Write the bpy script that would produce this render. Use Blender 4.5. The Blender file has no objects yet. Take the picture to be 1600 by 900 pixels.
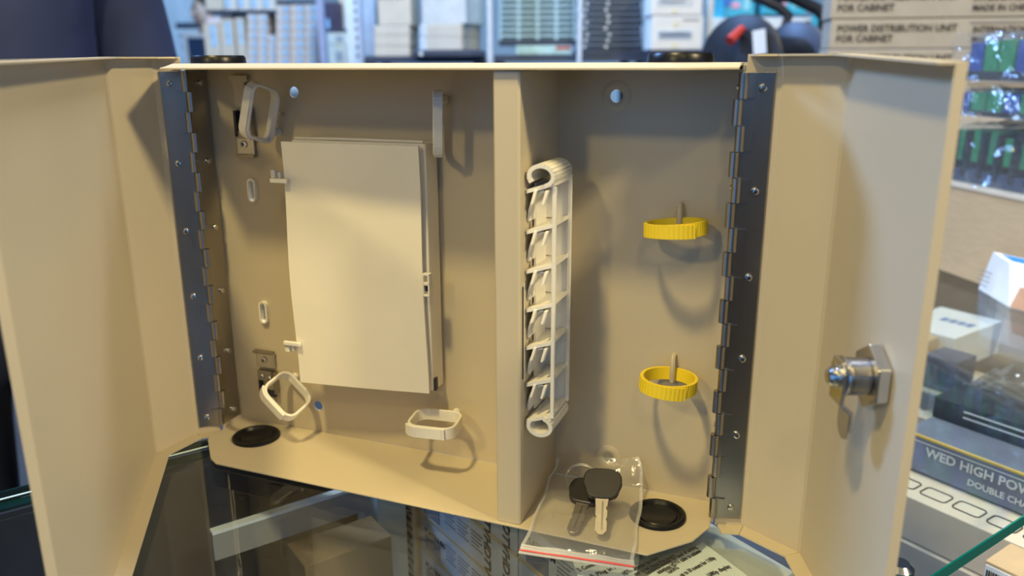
import bpy, bmesh, math, random
from mathutils import Vector, Matrix, Euler
random.seed(7)
S = bpy.context.scene
COL = S.collection
R = math.radians
V = Vector

# ------------------------------------------------------------------ camera
CAM = V((0.4603, -0.5351, 0.3034)); YAW, PIT, ROL, FPX = 0.3646, 0.2727, -0.0035, 1276.0
FW = V((-math.sin(YAW)*math.cos(PIT), math.cos(YAW)*math.cos(PIT), -math.sin(PIT)))
_r = V((math.cos(YAW), math.sin(YAW), 0)); _u = _r.cross(FW)
RT = _r*math.cos(ROL) + _u*math.sin(ROL); UP = _u*math.cos(ROL) - _r*math.sin(ROL)
cd = bpy.data.cameras.new('camera'); cam = bpy.data.objects.new('camera', cd); COL.objects.link(cam)
cd.sensor_width = 36; cd.lens = FPX/1600*36; cd.clip_start = .01; cd.clip_end = 60
M = Matrix.Identity(4)
for i in range(3):
    M[i][0], M[i][1], M[i][2], M[i][3] = RT[i], UP[i], -FW[i], CAM[i]
cam.matrix_world = M
cd.dof.use_dof = True; cd.dof.focus_distance = .56; cd.dof.aperture_fstop = 5.5
S.camera = cam

# ------------------------------------------------------------------ world, lamps, exposure
w = bpy.data.worlds.new('world'); S.world = w; w.use_nodes = True
bgn = w.node_tree.nodes['Background']
bgn.inputs[0].default_value = (.16, .45, 1.0, 1); bgn.inputs[1].default_value = 1.05
def area(name, loc, target, size, watt, col, shape='DISK', sy=None):
    l = bpy.data.lights.new(name, 'AREA'); l.shape = shape; l.size = size
    if sy: l.size_y = sy
    l.energy = watt; l.color = col
    o = bpy.data.objects.new(name, l); COL.objects.link(o); o.location = loc
    o.rotation_euler = (V(target)-V(loc)).to_track_quat('-Z', 'Y').to_euler(); return o
WARM = (1, .80, .37); COOL = (.40, .66, 1.0)
area('ceiling_lamp_near', (.08, -.90, 1.72), (.2, 0, .1), .14, 24.5, WARM)
area('ceiling_lamp_far', (-.45, -2.75, 1.76), (.2, 0, .1), .22, 18, WARM)
area('ceiling_lamp_side', (.95, -1.75, 1.75), (.2, 0, .1), .20, 5, WARM)
area('ceiling_lamp_right', (1.85, -.60, 1.55), (.0, -.1, .1), .20, 36, (1, .82, .46))
area('ceiling_panel_left', (-1.65, .12, 1.75), (.45, -.1, .2), .45, 66, (.25, .48, 1), 'RECTANGLE', .45)
area('ceiling_panel_over', (.15, .62, 1.75), (.2, .3, 0), .5, 20, (.88, .94, 1), 'RECTANGLE', .3)
area('ceiling_panel_mid', (-.6, 1.7, 1.78), (-.7, 2.9, .4), .9, 75, COOL, 'RECTANGLE', .4)
area('ceiling_panel_right', (1.3, .9, 1.75), (1.1, 1.5, .2), .6, 5, (.75, .88, 1), 'RECTANGLE', .4)
area('ceiling_panel_back', (-2.2, 4.6, 1.78), (-2.4, 6.5, .2), 1.2, 190, COOL, 'RECTANGLE', .6)
S.view_settings.view_transform = 'Standard'; S.view_settings.look = 'None'
S.view_settings.exposure = 0.0; S.view_settings.gamma = 1; S.view_settings.use_curve_mapping = False

# ------------------------------------------------------------------ placement helpers
def ray(px, py): return FW + RT*((px-800)/FPX) - UP*((py-450)/FPX)
FH = V((-math.sin(YAW), math.cos(YAW), 0))          # horizontal viewing direction
def at(px, py, d):                                  # point at horizontal distance d
    r = ray(px, py); return CAM + r*(d/r.dot(FH))
def onz(px, py, z=0.): r = ray(px, py); return CAM + r*((z-CAM.z)/r.z)
def ony(px, py, y=0.): r = ray(px, py); return CAM + r*((y-CAM.y)/r.y)
CA = R(34.25); cs, sn = math.cos(CA), math.sin(CA)
def C(n, k, z): return V((cs*n + sn*k, -sn*n + cs*k, z))    # counter frame: n across, k along
def onk(px, py, k):
    r = ray(px, py); N = V((sn, cs, 0)); return CAM + r*((k-N.dot(CAM))/N.dot(r))

# ------------------------------------------------------------------ materials
MATS = {}
def mat(name, col, rough=.5, metal=0., var=.08, vscale=30., bump=0., bscale=200., spec=.5, stretch=None, coat=0., sss=0., emit=None):
    if name in MATS: return MATS[name]
    m = bpy.data.materials.new(name); m.use_nodes = True; nt = m.node_tree; b = nt.nodes['Principled BSDF']
    b.inputs['Roughness'].default_value = rough; b.inputs['Metallic'].default_value = metal
    b.inputs['Specular IOR Level'].default_value = spec; b.inputs['Coat Weight'].default_value = coat
    tc = nt.nodes.new('ShaderNodeTexCoord'); mp = nt.nodes.new('ShaderNodeMapping')
    if stretch: mp.inputs['Scale'].default_value = stretch
    nt.links.new(tc.outputs['Object'], mp.inputs[0])
    n = nt.nodes.new('ShaderNodeTexNoise'); n.inputs['Scale'].default_value = vscale; n.inputs['Detail'].default_value = 4
    nt.links.new(mp.outputs[0], n.inputs['Vector'])
    rp = nt.nodes.new('ShaderNodeValToRGB'); e = rp.color_ramp.elements
    e[0].position = .3; e[1].position = .7
    e[0].color = (*[max(0, c*(1-var)) for c in col], 1); e[1].color = (*[min(1, c*(1+var)) for c in col], 1)
    nt.links.new(n.outputs['Fac'], rp.inputs[0]); nt.links.new(rp.outputs[0], b.inputs['Base Color'])
    if bump:
        n2 = nt.nodes.new('ShaderNodeTexNoise'); n2.inputs['Scale'].default_value = bscale; n2.inputs['Detail'].default_value = 3
        nt.links.new(mp.outputs[0], n2.inputs['Vector'])
        bp = nt.nodes.new('ShaderNodeBump'); bp.inputs['Strength'].default_value = bump; bp.inputs['Distance'].default_value = .001
        nt.links.new(n2.outputs['Fac'], bp.inputs['Height']); nt.links.new(bp.outputs[0], b.inputs['Normal'])
    if sss: b.inputs['Subsurface Weight'].default_value = sss; b.inputs['Subsurface Radius'].default_value = (.003, .002, .001)
    if emit: b.inputs['Emission Color'].default_value = (*emit[:3], 1); b.inputs['Emission Strength'].default_value = emit[3]
    MATS[name] = m; return m
def clear_mat(name, tint, gloss=.05, base=.04, bump=0., bscale=60., white=0.):
    """thin clear sheet: light passes straight through, reflection grows at grazing angles"""
    m = bpy.data.materials.new(name); m.use_nodes = True; nt = m.node_tree; nt.nodes.clear()
    out = nt.nodes.new('ShaderNodeOutputMaterial'); mix = nt.nodes.new('ShaderNodeMixShader')
    tr = nt.nodes.new('ShaderNodeBsdfTransparent'); tr.inputs[0].default_value = (*tint, 1)
    gl = nt.nodes.new('ShaderNodeBsdfGlossy'); gl.inputs['Roughness'].default_value = gloss
    lw = nt.nodes.new('ShaderNodeLayerWeight'); lw.inputs['Blend'].default_value = .5
    pw = nt.nodes.new('ShaderNodeMath'); pw.operation = 'POWER'; pw.inputs[1].default_value = 5
    ma = nt.nodes.new('ShaderNodeMath'); ma.operation = 'MULTIPLY_ADD'; ma.inputs[1].default_value = .9-base; ma.inputs[2].default_value = base
    nt.links.new(lw.outputs['Facing'], pw.inputs[0]); nt.links.new(pw.outputs[0], ma.inputs[0]); nt.links.new(ma.outputs[0], mix.inputs[0])
    if bump:
        tc = nt.nodes.new('ShaderNodeTexCoord'); n2 = nt.nodes.new('ShaderNodeTexNoise'); n2.inputs['Scale'].default_value = bscale; n2.inputs['Detail'].default_value = 3
        nt.links.new(tc.outputs['Object'], n2.inputs['Vector'])
        bp = nt.nodes.new('ShaderNodeBump'); bp.inputs['Strength'].default_value = bump; bp.inputs['Distance'].default_value = .01
        nt.links.new(n2.outputs['Fac'], bp.inputs['Height'])
        nt.links.new(bp.outputs[0], gl.inputs['Normal']); nt.links.new(bp.outputs[0], lw.inputs['Normal'])
    nt.links.new(tr.outputs[0], mix.inputs[1]); nt.links.new(gl.outputs[0], mix.inputs[2])
    last = mix
    if white:
        df = nt.nodes.new('ShaderNodeBsdfDiffuse'); df.inputs[0].default_value = (.9, .9, .9, 1)
        mx = nt.nodes.new('ShaderNodeMixShader'); mx.inputs[0].default_value = white
        nt.links.new(mix.outputs[0], mx.inputs[1]); nt.links.new(df.outputs[0], mx.inputs[2]); last = mx
    nt.links.new(last.outputs[0], out.inputs[0]); MATS[name] = m; return m

BEIGE = mat('beige_powder_coat', (.56, .478, .33), .42, var=.025, vscale=8, bump=.04, bscale=900)
STEEL = mat('stainless_steel', (.36, .335, .30), .30, 1., var=.12, vscale=25, stretch=(1, 1, .12), bump=.02)
CHROME = mat('bright_screw_steel', (.72, .70, .66), .18, 1., var=.05)
NICKEL = mat('nickel_plating', (.60, .58, .55), .24, 1., var=.08, vscale=60)
RUBBER = mat('black_rubber', (.006, .006, .007), .32, var=.2, spec=.3)
WPLAST = mat('ivory_white_plastic', (.80, .76, .66), .38, var=.02, sss=.05)
CREAM = mat('cream_plastic', (.90, .83, .67), .42, var=.03, vscale=18)
YELLOW = mat('yellow_strap', (.90, .66, .02), .5, var=.05)
CARD = mat('tan_cardboard', (.56, .41, .24), .8, var=.06, vscale=40, stretch=(1, 1, 6))
CARDL = mat('pale_cardboard', (.66, .58, .47), .75, var=.05, vscale=30)
CARDG = mat('grey_cardboard', (.50, .45, .38), .75, var=.05, vscale=30)
WHITEB = mat('white_carton', (.82, .84, .86), .55, var=.03)
CYAN = mat('cyan_carton', (.05, .48, .66), .4, var=.2, vscale=12)
NAVYB = mat('navy_carton', (.055, .075, .14), .4, var=.15)
SLATE = mat('slate_blue_carton', (.17, .19, .27), .35, var=.1)
PURPLE = mat('dark_purple_carton', (.07, .055, .10), .6, var=.15)
DARK = mat('black_plastic', (.018, .021, .028), .4, var=.2)
INK = mat('black_ink', (.025, .025, .03), .6, var=.1)
INKG = mat('grey_ink', (.20, .20, .22), .6, var=.1)
INKB = mat('blue_ink', (.10, .22, .50), .6, var=.1)
INKW = mat('white_ink', (.72, .74, .78), .5, var=.05)
GOLDI = mat('gold_ink', (.75, .52, .10), .4, var=.1)
REDI = mat('red_plastic', (.45, .04, .035), .45, var=.08)
STICK = mat('light_blue_sticker', (.38, .60, .85), .4, var=.25, vscale=60)
POSTM = mat('white_painted_upright', (.66, .74, .84), .4, var=.05)
SHELFM = mat('dark_blue_shelf_steel', (.045, .06, .10), .45, var=.15)
SILVERP = mat('silver_carton', (.50, .52, .52), .38, 0., var=.08, vscale=14)
GOLDE = mat('kraft_edge', (.50, .36, .17), .6, var=.1)
PAPER = mat('white_paper', (.82, .86, .88), .6, var=.02)
GREENP = mat('green_plastic', (.02, .30, .10), .35, var=.2)
BLUEP = mat('blue_plastic', (.02, .07, .32), .35, var=.2)
ALU = mat('brushed_aluminium', (.62, .62, .62), .35, .8, var=.06, stretch=(1, 1, .1))
TEALG = mat('teal_glass_edge', (.0, .16, .12), .12, var=.15, vscale=9, coat=.6)
GLASS = clear_mat('counter_glass', (.95, .975, .97), .0, .05)
BAGM = clear_mat('clear_bag_film', (.96, .96, .96), .12, .05, bump=.35, bscale=45, white=.07)
WRAP = clear_mat('crinkled_clear_wrap', (.93, .96, .98), .10, .07, bump=.9, bscale=28, white=.035)
BLIST = clear_mat('clear_blister_plastic', (.90, .94, .94), .06, .09, bump=.35, bscale=40, white=.03)
KEYM = mat('dull_key_steel', (.40, .36, .31), .38, 1., var=.12, vscale=80)
KHEAD = mat('charcoal_key_plastic', (.020, .018, .017), .42, var=.25)

# ------------------------------------------------------------------ mesh helpers
class MB:
    def __init__(s): s.v = []; s.f = []
    def add(s, vs, fs):
        o = len(s.v); s.v += [V(a) for a in vs]; s.f += [tuple(i+o for i in f) for f in fs]; return s
    def box(s, c, size, m=None):
        hx, hy, hz = [a/2 for a in size]; c = V(c)
        vs = [V((x, y, z)) for x in (-hx, hx) for y in (-hy, hy) for z in (-hz, hz)]
        if m is not None: vs = [m @ a for a in vs]
        return s.add([a+c for a in vs], [(0, 1, 3, 2), (4, 6, 7, 5), (0, 4, 5, 1), (2, 3, 7, 6), (0, 2, 6, 4), (1, 5, 7, 3)])
    def prism(s, pts, ext):
        """closed outline (3D points) extruded by a vector"""
        n = len(pts); e = V(ext); a = [V(p) for p in pts]
        return s.add(a+[p+e for p in a], [tuple(range(n))[::-1], tuple(range(n, 2*n))] + [(i, (i+1) % n, n+(i+1) % n, n+i) for i in range(n)])
    def hexa(s, p8): return s.add(p8, [(3, 2, 1, 0), (4, 5, 6, 7), (0, 1, 5, 4), (1, 2, 6, 5), (2, 3, 7, 6), (3, 0, 4, 7)])
    def tube(s, path, r, n=10, closed=False, caps=True):
        path = [V(p) for p in path]; N = len(path); rr = r if isinstance(r, (list, tuple)) else [r]*N
        o = len(s.v); up = None
        for i, p in enumerate(path):
            t = (path[(i+1) % N]-path[i-1]) if closed or 0 < i < N-1 else (path[1]-path[0] if i == 0 else path[-1]-path[-2])
            t.normalize()
            if up is None: up = t.orthogonal().normalized()
            up = (up - t*up.dot(t)); up = up.normalized() if up.length > 1e-6 else t.orthogonal().normalized()
            b = t.cross(up)
            for j in range(n):
                a = 2*math.pi*j/n; s.v.append(p + (up*math.cos(a)+b*math.sin(a))*rr[i])
        for i in range(N if closed else N-1):
            for j in range(n):
                a, b2 = o+i*n, o+((i+1) % N)*n; s.f.append((a+j, a+(j+1) % n, b2+(j+1) % n, b2+j))
        if caps and not closed: s.f.append(tuple(o+j for j in range(n))[::-1]); s.f.append(tuple(o+(N-1)*n+j for j in range(n)))
        return s
    def lathe(s, prof, n=24, m=None, a0=0., a1=2*math.pi):
        """profile (radius, height) turned about local z"""
        o = len(s.v); full = abs(a1-a0-2*math.pi) < 1e-6; P = len(prof)
        for i in range(n if full else n+1):
            a = a0+(a1-a0)*i/n
            for r, h in prof:
                q = V((r*math.cos(a), r*math.sin(a), h)); s.v.append(m @ q if m else q)
        for i in range(n):
            i2 = (i+1) % n if full else i+1
            for j in range(P-1): s.f.append((o+i*P+j, o+i2*P+j, o+i2*P+j+1, o+i*P+j+1))
        return s
    def band(s, loop, axis, wdt, th):
        """flat band: closed loop of centre points swept with a w x th section"""
        N = len(loop); o = len(s.v); ax = V(axis).normalized()
        for i in range(N):
            p = V(loop[i]); t = (V(loop[(i+1) % N])-V(loop[i-1])).normalized(); nn = t.cross(ax).normalized()
            for a, b in ((-1, -1), (1, -1), (1, 1), (-1, 1)): s.v.append(p + ax*(a*wdt/2) + nn*(b*th/2))
        for i in range(N):
            for j in range(4):
                a, b2 = o+i*4, o+((i+1) % N)*4; s.f.append((a+j, a+(j+1) % 4, b2+(j+1) % 4, b2+j))
        return s
    def mesh(s, name, m, off=None, smooth=False):
        me = bpy.data.meshes.new(name); vs = s.v if off is None else [a-off for a in s.v]
        me.from_pydata([tuple(a) for a in vs], [], s.f); me.materials.append(m)
        bm = bmesh.new(); bm.from_mesh(me); bmesh.ops.recalc_face_normals(bm, faces=bm.faces); bm.to_mesh(me); bm.free()
        if smooth:
            me.polygons.foreach_set('use_smooth', [True]*len(me.polygons))
            try: me.set_sharp_from_angle(angle=R(38))
            except Exception: pass
        me.update(); return me
ORG = {}
def base(o): return ORG.get(o.name, V((0, 0, 0))) if o else V((0, 0, 0))
def tag(o, label=None, cat=None, group=None, kind=None):
    if label: o['label'] = label
    if cat: o['category'] = cat
    if group: o['group'] = group
    if kind: o['kind'] = kind
    return o
def empty(name, loc, label, cat, group=None):
    o = bpy.data.objects.new(name, None); COL.objects.link(o); o.location = loc; o.empty_display_size = .02
    ORG[o.name] = V(loc); return tag(o, label, cat, group)
def obj(name, mb, m, parent=None, smooth=False, bevel=0., label=None, org=None):
    """world-space mesh builder -> object; a top-level object gets its origin at its base"""
    if parent is None:
        if org is None:
            n = len(mb.v); org = V((sum(a.x for a in mb.v)/n, sum(a.y for a in mb.v)/n, min(a.z for a in mb.v)))
        off = V(org)
    else: off = base(parent)
    o = bpy.data.objects.new(name, mb.mesh(name, m, off, smooth)); COL.objects.link(o)
    if parent is None: o.location = off; ORG[o.name] = off
    else: o.parent = parent; ORG[o.name] = off
    if bevel:
        bv = o.modifiers.new('bevel', 'BEVEL'); bv.width = bevel; bv.segments = 2; bv.limit_method = 'ANGLE'; bv.angle_limit = R(40)
    if label: o['label'] = label
    return o
def inst(name, me, parent, mw):
    o = bpy.data.objects.new(name, me); COL.objects.link(o); off = base(parent)
    if parent: o.parent = parent
    o.matrix_local = Matrix.Translation(-off) @ mw; ORG[o.name] = off; return o
def frame(x, y, z, o):
    m = Matrix.Identity(4)
    for i in range(3): m[i][0], m[i][1], m[i][2], m[i][3] = x[i], y[i], z[i], o[i]
    return m
def plate(name, outline, holes, th, m, mw, parent, bevel=0.):
    """flat sheet with round holes from a filled 2D curve; local z is the thickness"""
    cu = bpy.data.curves.new(name, 'CURVE'); cu.dimensions = '2D'; cu.fill_mode = 'BOTH'; cu.extrude = th/2
    def sp(pts):
        q = cu.splines.new('POLY'); q.points.add(len(pts)-1); q.use_cyclic_u = True
        for i, p in enumerate(pts): q.points[i].co = (p[0], p[1], 0, 1)
    sp(outline)
    for h in holes: sp(h)
    t = bpy.data.objects.new(name+'_tmp', cu); COL.objects.link(t)
    me = bpy.data.meshes.new_from_object(t.evaluated_get(bpy.context.evaluated_depsgraph_get()))
    bpy.data.objects.remove(t); me.materials.clear(); me.materials.append(m); me.name = name
    return inst(name, me, parent, mw)
FONTN = [0]
def text(body, size, m, mw, parent, name='lettering', align='LEFT', shear=0., sx=1., bold=0.):
    cu = bpy.data.curves.new(name, 'FONT'); cu.body = body; cu.size = size; cu.align_x = align; cu.shear = shear; cu.resolution_u = 2
    cu.offset = bold; cu.extrude = .00008
    t = bpy.data.objects.new(name+'_tmp', cu); COL.objects.link(t)
    me = bpy.data.meshes.new_from_object(t.evaluated_get(bpy.context.evaluated_depsgraph_get()))
    bpy.data.objects.remove(t); me.materials.clear(); me.materials.append(m); me.name = name
    return inst(name, me, parent, mw @ Matrix.Diagonal((sx, 1, 1, 1)))
def circ(x, y, r, n=24): return [(x+r*math.cos(2*math.pi*i/n), y+r*math.sin(2*math.pi*i/n)) for i in range(n)]
ORD = ['first', 'second', 'third', 'fourth', 'fifth', 'sixth', 'seventh', 'eighth', 'ninth', 'tenth', 'eleventh', 'twelfth']

# ================================================================== SETTING
ZF = -.95
def slab(name, c, size, m): return tag(obj(name, MB().box(c, size), m), kind='structure')
slab('floor', (0, 3, ZF-.025), (11, 14, .05), mat('dark_floor_tile', (.10, .10, .11), .35, var=.2, vscale=3))
slab('ceiling', (0, 3, 1.90), (11, 14, .06), mat('ceiling_paint', (.32, .34, .37), .8, var=.05))
WALLM = mat('pale_blue_wall', (.70, .78, .86), .7, var=.04, vscale=4)
slab('wall_back', (0, 10.0, .47), (11, .1, 2.85), WALLM)
slab('wall_right', (5.5, 5.5, .47), (.1, 9, 2.85), mat('brown_grey_wall', (.30, .27, .24), .7, var=.1))
slab('wall_left', (-5.5, 3, .47), (.1, 14, 2.85), WALLM)

tag(obj('dark_reflection_block', MB().box((1.15, -2.35, (ZF+.42)/2), (2.2, .45, .42-ZF)).box((1.15, -2.11, .05), (2.1, .02, .02)).box((1.15, -2.11, -.45), (2.1, .02, .02)), mat('reflection_block_brown', (.055, .042, .032), .5, var=.25, vscale=6, stretch=(6, 1, 1)), None, bevel=.004), 'long unseen dark block, added behind the camera for the steel hinges to reflect', 'cabinet')  # added out of view so the hinge steel mirrors something dark

# ================================================================== THE CABINET
W, H, YF = .4106, .300, -.080
TH = .0013
cab = empty('distribution_cabinet', (.205, -.04, -.002), 'beige metal wall cabinet standing open on the glass counter with both doors swung out', 'cabinet')
# back panel: local x -> world x, local y -> world z
def slot(x, z, w_, h_):
    pts = []
    for i in range(12):
        a = math.pi*i/11; pts.append((x+w_/2*math.cos(a), z+h_/2-w_/2+w_/2*math.sin(a)))
    for i in range(12):
        a = math.pi+math.pi*i/11; pts.append((x+w_/2*math.cos(a), z-h_/2+w_/2+w_/2*math.sin(a)))
    return pts
holes = [circ(.0798, .2802, .0042), circ(.3294, .2803, .0042), circ(.3314, .0206, .0042), circ(.0811, .0235, .0042),
         slot(.0352, .2034, .0045, .016), slot(.0358, .1014, .0045, .016)]
plate('back_panel', [(0, 0), (W, 0), (W, H), (0, H)], holes, TH, BEIGE, frame(V((1, 0, 0)), V((0, 0, 1)), V((0, -1, 0)), V((0, TH/2, 0))), cab)
for x, z in ((.3294, .2803), (.3314, .0206)):      # shallow pressed dimple rings round the right hand holes
    obj('hole_dimple', MB().lathe([(.0042, .0), (.0052, .0006), (.0075, .0009), (.0098, .0002), (.0100, -.0002)], 28, frame(V((1, 0, 0)), V((0, 0, 1)), V((0, -1, 0)), V((x, 0, z)))), BEIGE, cab, True)
for x, z in ((.0346, .2034), (.0353, .1014)):      # raised lips of the punched cable slots
    mb = MB(); L = [V((p[0]-.0004, -.0015, p[1])) for p in slot(x+.0004, z, .0062, .0178)]
    mb.band(L, (0, 1, 0), .0032, .0014); obj('slot_lip', mb, CREAM, cab, True)
# top and bottom sheets with chamfered front corners
OUT = [(0, 0), (W, 0), (W, -.034), (W-.008, -.054), (.378, YF), (.0365, YF+.003), (.0275, YF+.008), (.002, -.0455), (0, -.040)]
OUTT = [(0, 0), (W, 0), (W, -.046), (W-.029, YF), (.029, YF), (0, -.046)]
obj('bottom_panel', MB().prism([V((x, y, -.0013)) for x, y in OUT], (0, 0, .0013)), BEIGE, cab, bevel=.0003)
OUT2 = [(0, 0), (W, 0), (W, -.036), (W-.033, YF+.012), (.033, YF+.012), (0, -.036)]     # the sheet dips towards its front edge
n6 = len(OUTT); vv = [V((x, y, .3014)) for x, y in OUT2]+[V((x, y, .2998)) for x, y in OUT2]+[V((x, y, .2988)) for x, y in OUTT]+[V((x, y, .2978)) for x, y in OUTT]
ff = [tuple(range(6)), tuple(range(11, 5, -1))]
for i in range(6):
    j = (i+1) % 6; ff += [(i, j, 12+j, 12+i), (6+i, 18+i, 18+j, 6+j), (12+i, 12+j, 18+j, 18+i)]
obj('top_panel', MB().add(vv, ff), BEIGE, cab)
# side returns carrying the hinges
YHL, YHR = -.0235, -.0270
obj('side_return', MB().box((-TH/2, YHL/2, H/2), (TH, abs(YHL), H)), BEIGE, cab)
obj('side_return', MB().box((W+TH/2, YHR/2, H/2), (TH, abs(YHR), H)), BEIGE, cab)
# divider: front face with two flanks, slot in the right flank
DX0, DX1 = .2735, .2905
dv = obj('divider', MB().prism([V((DX0, 0, .0004)), V((DX0, YF+.0045, .0004)), V((DX0+.0012, YF+.0033, .0004)), V((DX1-.0012, YF+.0033, .0004)), V((DX1, YF+.0045, .0004)), V((DX1, 0, .0004)),
                                  V((DX1-TH, 0, .0004)), V((DX1-TH, YF+.0053, .0004)), V((DX0+TH, YF+.0053, .0004)), V((DX0+TH, 0, .0004))], (0, 0, H-.0034)), BEIGE, cab)
obj('divider_slot', MB().box((DX1+.0001, -.0715, .135), (.0006, .0016, .062)), DARK, dv)
obj('divider_slot', MB().box((DX1+.0002, -.0698, .135), (.0008, .0010, .066)), CREAM, dv)

# ---- hinges
PINR = .0029
def rivet_mesh():
    mb = MB().lathe([(0, .0022), (.0010, .0022), (.00105, .0014), (.0012, .0024), (.0019, .0022), (.0024, .0012), (.0025, 0)], 16)
    return mb.mesh('rivet', CHROME, None, True)
RIV = rivet_mesh()
KN = MB().lathe([(0, -.0074), (PINR, -.0074), (PINR, .0074), (0, .0074)], 14).mesh('knuckle', STEEL, None, True)
def norm2(th): return V((math.cos(th), math.sin(th), 0))
def dir2(th): return V((math.sin(th), -math.cos(th), 0))
def door(P0, ths, lens, inner, ztop, sag, label):
    P = [V(P0)]
    for t, l in zip(ths, lens): P.append(P[-1]+dir2(t)*l)
    zb = -.0024
    N = [norm2(t)*inner for t in ths]
    nodes = []                                     # polyline with rounded folds: (point, inward normal)
    rr = .0016
    nodes.append((P[0]+dir2(ths[0])*.0028, N[0]))
    for i in (1, 2):
        nodes.append((P[i]-dir2(ths[i-1])*rr, N[i-1])); nodes.append((P[i]+(N[i-1]+N[i])*.0003, (N[i-1]+N[i]).normalized())); nodes.append((P[i]+dir2(ths[i])*rr, N[i]))
    nodes.append((P[3], N[2]))
    tot = sum(lens); mb = MB(); k = 0; acc = 0
    ring = []
    for j, (p, n) in enumerate(nodes):
        if j: acc += (p-nodes[j-1][0]).length
        zt = ztop - sag*max(0, acc-.07)/(tot-.07)
        ring.append([p+V((0, 0, zb)), p+V((0, 0, zt)), p-n*TH+V((0, 0, zt)), p-n*TH+V((0, 0, zb))])
    vs = [a for r_ in ring for a in r_]; fs = []
    for j in range(len(nodes)-1):
        for q in range(4): fs.append((j*4+q, j*4+(q+1) % 4, j*4+4+(q+1) % 4, j*4+4+q))
    fs += [(0, 1, 2, 3), tuple(len(vs)-4+q for q in range(4))]
    mb.add(vs, fs)
    d = obj('door', mb, BEIGE, cab, label=label)
    # folded lips along bottom and top, slit at each fold
    LW = .0105
    for zz, which in ((zb, 0), (ztop, 1)):
        acc = 0
        lb = MB()
        for i in range(3):
            a = P[i] + dir2(ths[i])*(.004 if i == 0 else .0002); b = P[i+1]-dir2(ths[i])*.0003
            t0 = ths[i]
            ai = a+N[i]*LW + dir2(t0)*(LW*math.tan(R(20)) if i else .002); bi = b+N[i]*LW-dir2(t0)*(LW*math.tan(R(20)) if i < 2 else 0)
            zs = []
            for dd in (acc, acc+lens[i]): zs.append(zz - (sag*max(0, dd-.07)/(tot-.07) if which else 0))
            acc += lens[i]; o_ = .0011 if which == 0 else -.0011
            q = [V((a.x, a.y, zs[0])), V((b.x, b.y, zs[1])), V((bi.x, bi.y, zs[1])), V((ai.x, ai.y, zs[0]))]
            lb.hexa(q+[v_+V((0, 0, o_)) for v_ in q])
        obj('folded_lip', lb, BEIGE, d)
    # narrow return along the free edge
    e = P[3]; t = ths[2]
    obj('edge_return', MB().hexa([V((*(e+o_).xy, z)) for z in (zb, ztop-sag) for o_ in (V((0, 0, 0)), -dir2(t)*.0013, -dir2(t)*.0013+N[2]*.0035, N[2]*.0035)]), BEIGE, d)
    # hinge leaf riveted to the first strip
    a = P[0]; b = P[0]+dir2(ths[0])*.0188; n = N[0]
    obj('hinge_leaf', MB().hexa([V((*(q).xy, z)) for z in (.0045, .296) for q in (a+n*.0004, b+n*.0004, b+n*.0018, a+n*.0018)]), STEEL, d, bevel=.0003)
    for z in (.0130, .0665, .1195, .1730, .2265, .2870):
        p = P[0]+dir2(ths[0])*.0122+n*.0018
        inst('rivet', RIV, d, frame(dir2(ths[0]), n.cross(dir2(ths[0])), n, V((p.x, p.y, z))))
    return d, P, N
dL, PL, NL = door((0, YHL, 0), (R(-50), R(-7), R(35.5)), (.0216, .0415, .2728), 1, .3062, .0030, 'left door, the wider one, folded to a chamfered edge')
dR, PR, NR = door((W, YHR, 0), (R(103), R(62), R(20)), (.0216, .0415, .1195), -1, .3060, .0040, 'right door, the narrower one, carrying the lock')
# inner hinge leaves on the side returns, knuckles on the pin
for x, s_, yh in ((0, 1, YHL), (W, -1, YHR)):
    hl = obj('hinge_leaf', MB().box((x+s_*.0007, yh+.0112, .150), (.0014, .0205, .291)), STEEL, cab, bevel=.0003)
    for z in (.0130, .0665, .1195, .1730, .2265, .2870):
        inst('rivet', RIV, hl, frame(V((0, 1, 0)), V((0, 0, 1))*s_, V((s_, 0, 0)), V((x+s_*.0014, yh+.0125, z))))
    for i in range(19):
        z = .0048+.0077+.01532*i
        th = (R(-50) if s_ > 0 else R(103)); nn = NL[0] if s_ > 0 else NR[0]
        pk = V((x, yh, z))+nn*.0016+dir2(th)*(-.0014 if i % 2 else .0010)
        kn = inst('knuckle', KN, hl, Matrix.Translation(pk))
    # wrapped tongues that show beside the pin
    for i in range(0, 19, 2):
        z = .0048+.0077+.01532*i; d_ = dir2(th); p = V((x, yh, 0))+d_*.0052+nn*.0028
        obj('knuckle_wrap', MB().box((p.x, p.y, z), (.0052, .0010, .0140), Matrix.Rotation(math.atan2(d_.y, d_.x), 3, 'Z')), STEEL, hl)

# ---- rubber grommets
def grommet(x, y, zface, sgn, tall=1.):
    m = frame(V((1, 0, 0)), V((0, sgn, 0)), V((0, 0, sgn)), V((x, y, zface))) @ Matrix.Diagonal((1, 1, tall, 1))
    g = obj('rubber_grommet', MB().lathe([(.0, .0006), (.0110, .0006), (.0118, .0012), (.0126, .0012), (.0134, .0004), (.0145, .0004), (.0162, .0026), (.0180, .0028), (.0192, .0020), (.0196, .0002)], 44, m), RUBBER, cab, True)
    return g
grommet(.0375, -.0280, 0, 1); grommet(.3752, -.0320, 0, 1)
for x, y in ((.0375, -.0300), (.3752, -.0320)):
    grommet(x, y, .3012, 1, 2.1)
    obj('grommet_flange', MB().lathe([(.0, -.001), (.0192, -.001), (.0198, -.0022), (.0185, -.0034), (.0, -.0034)], 36, Matrix.Translation((x, y, .3010))), RUBBER, cab, True)

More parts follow.
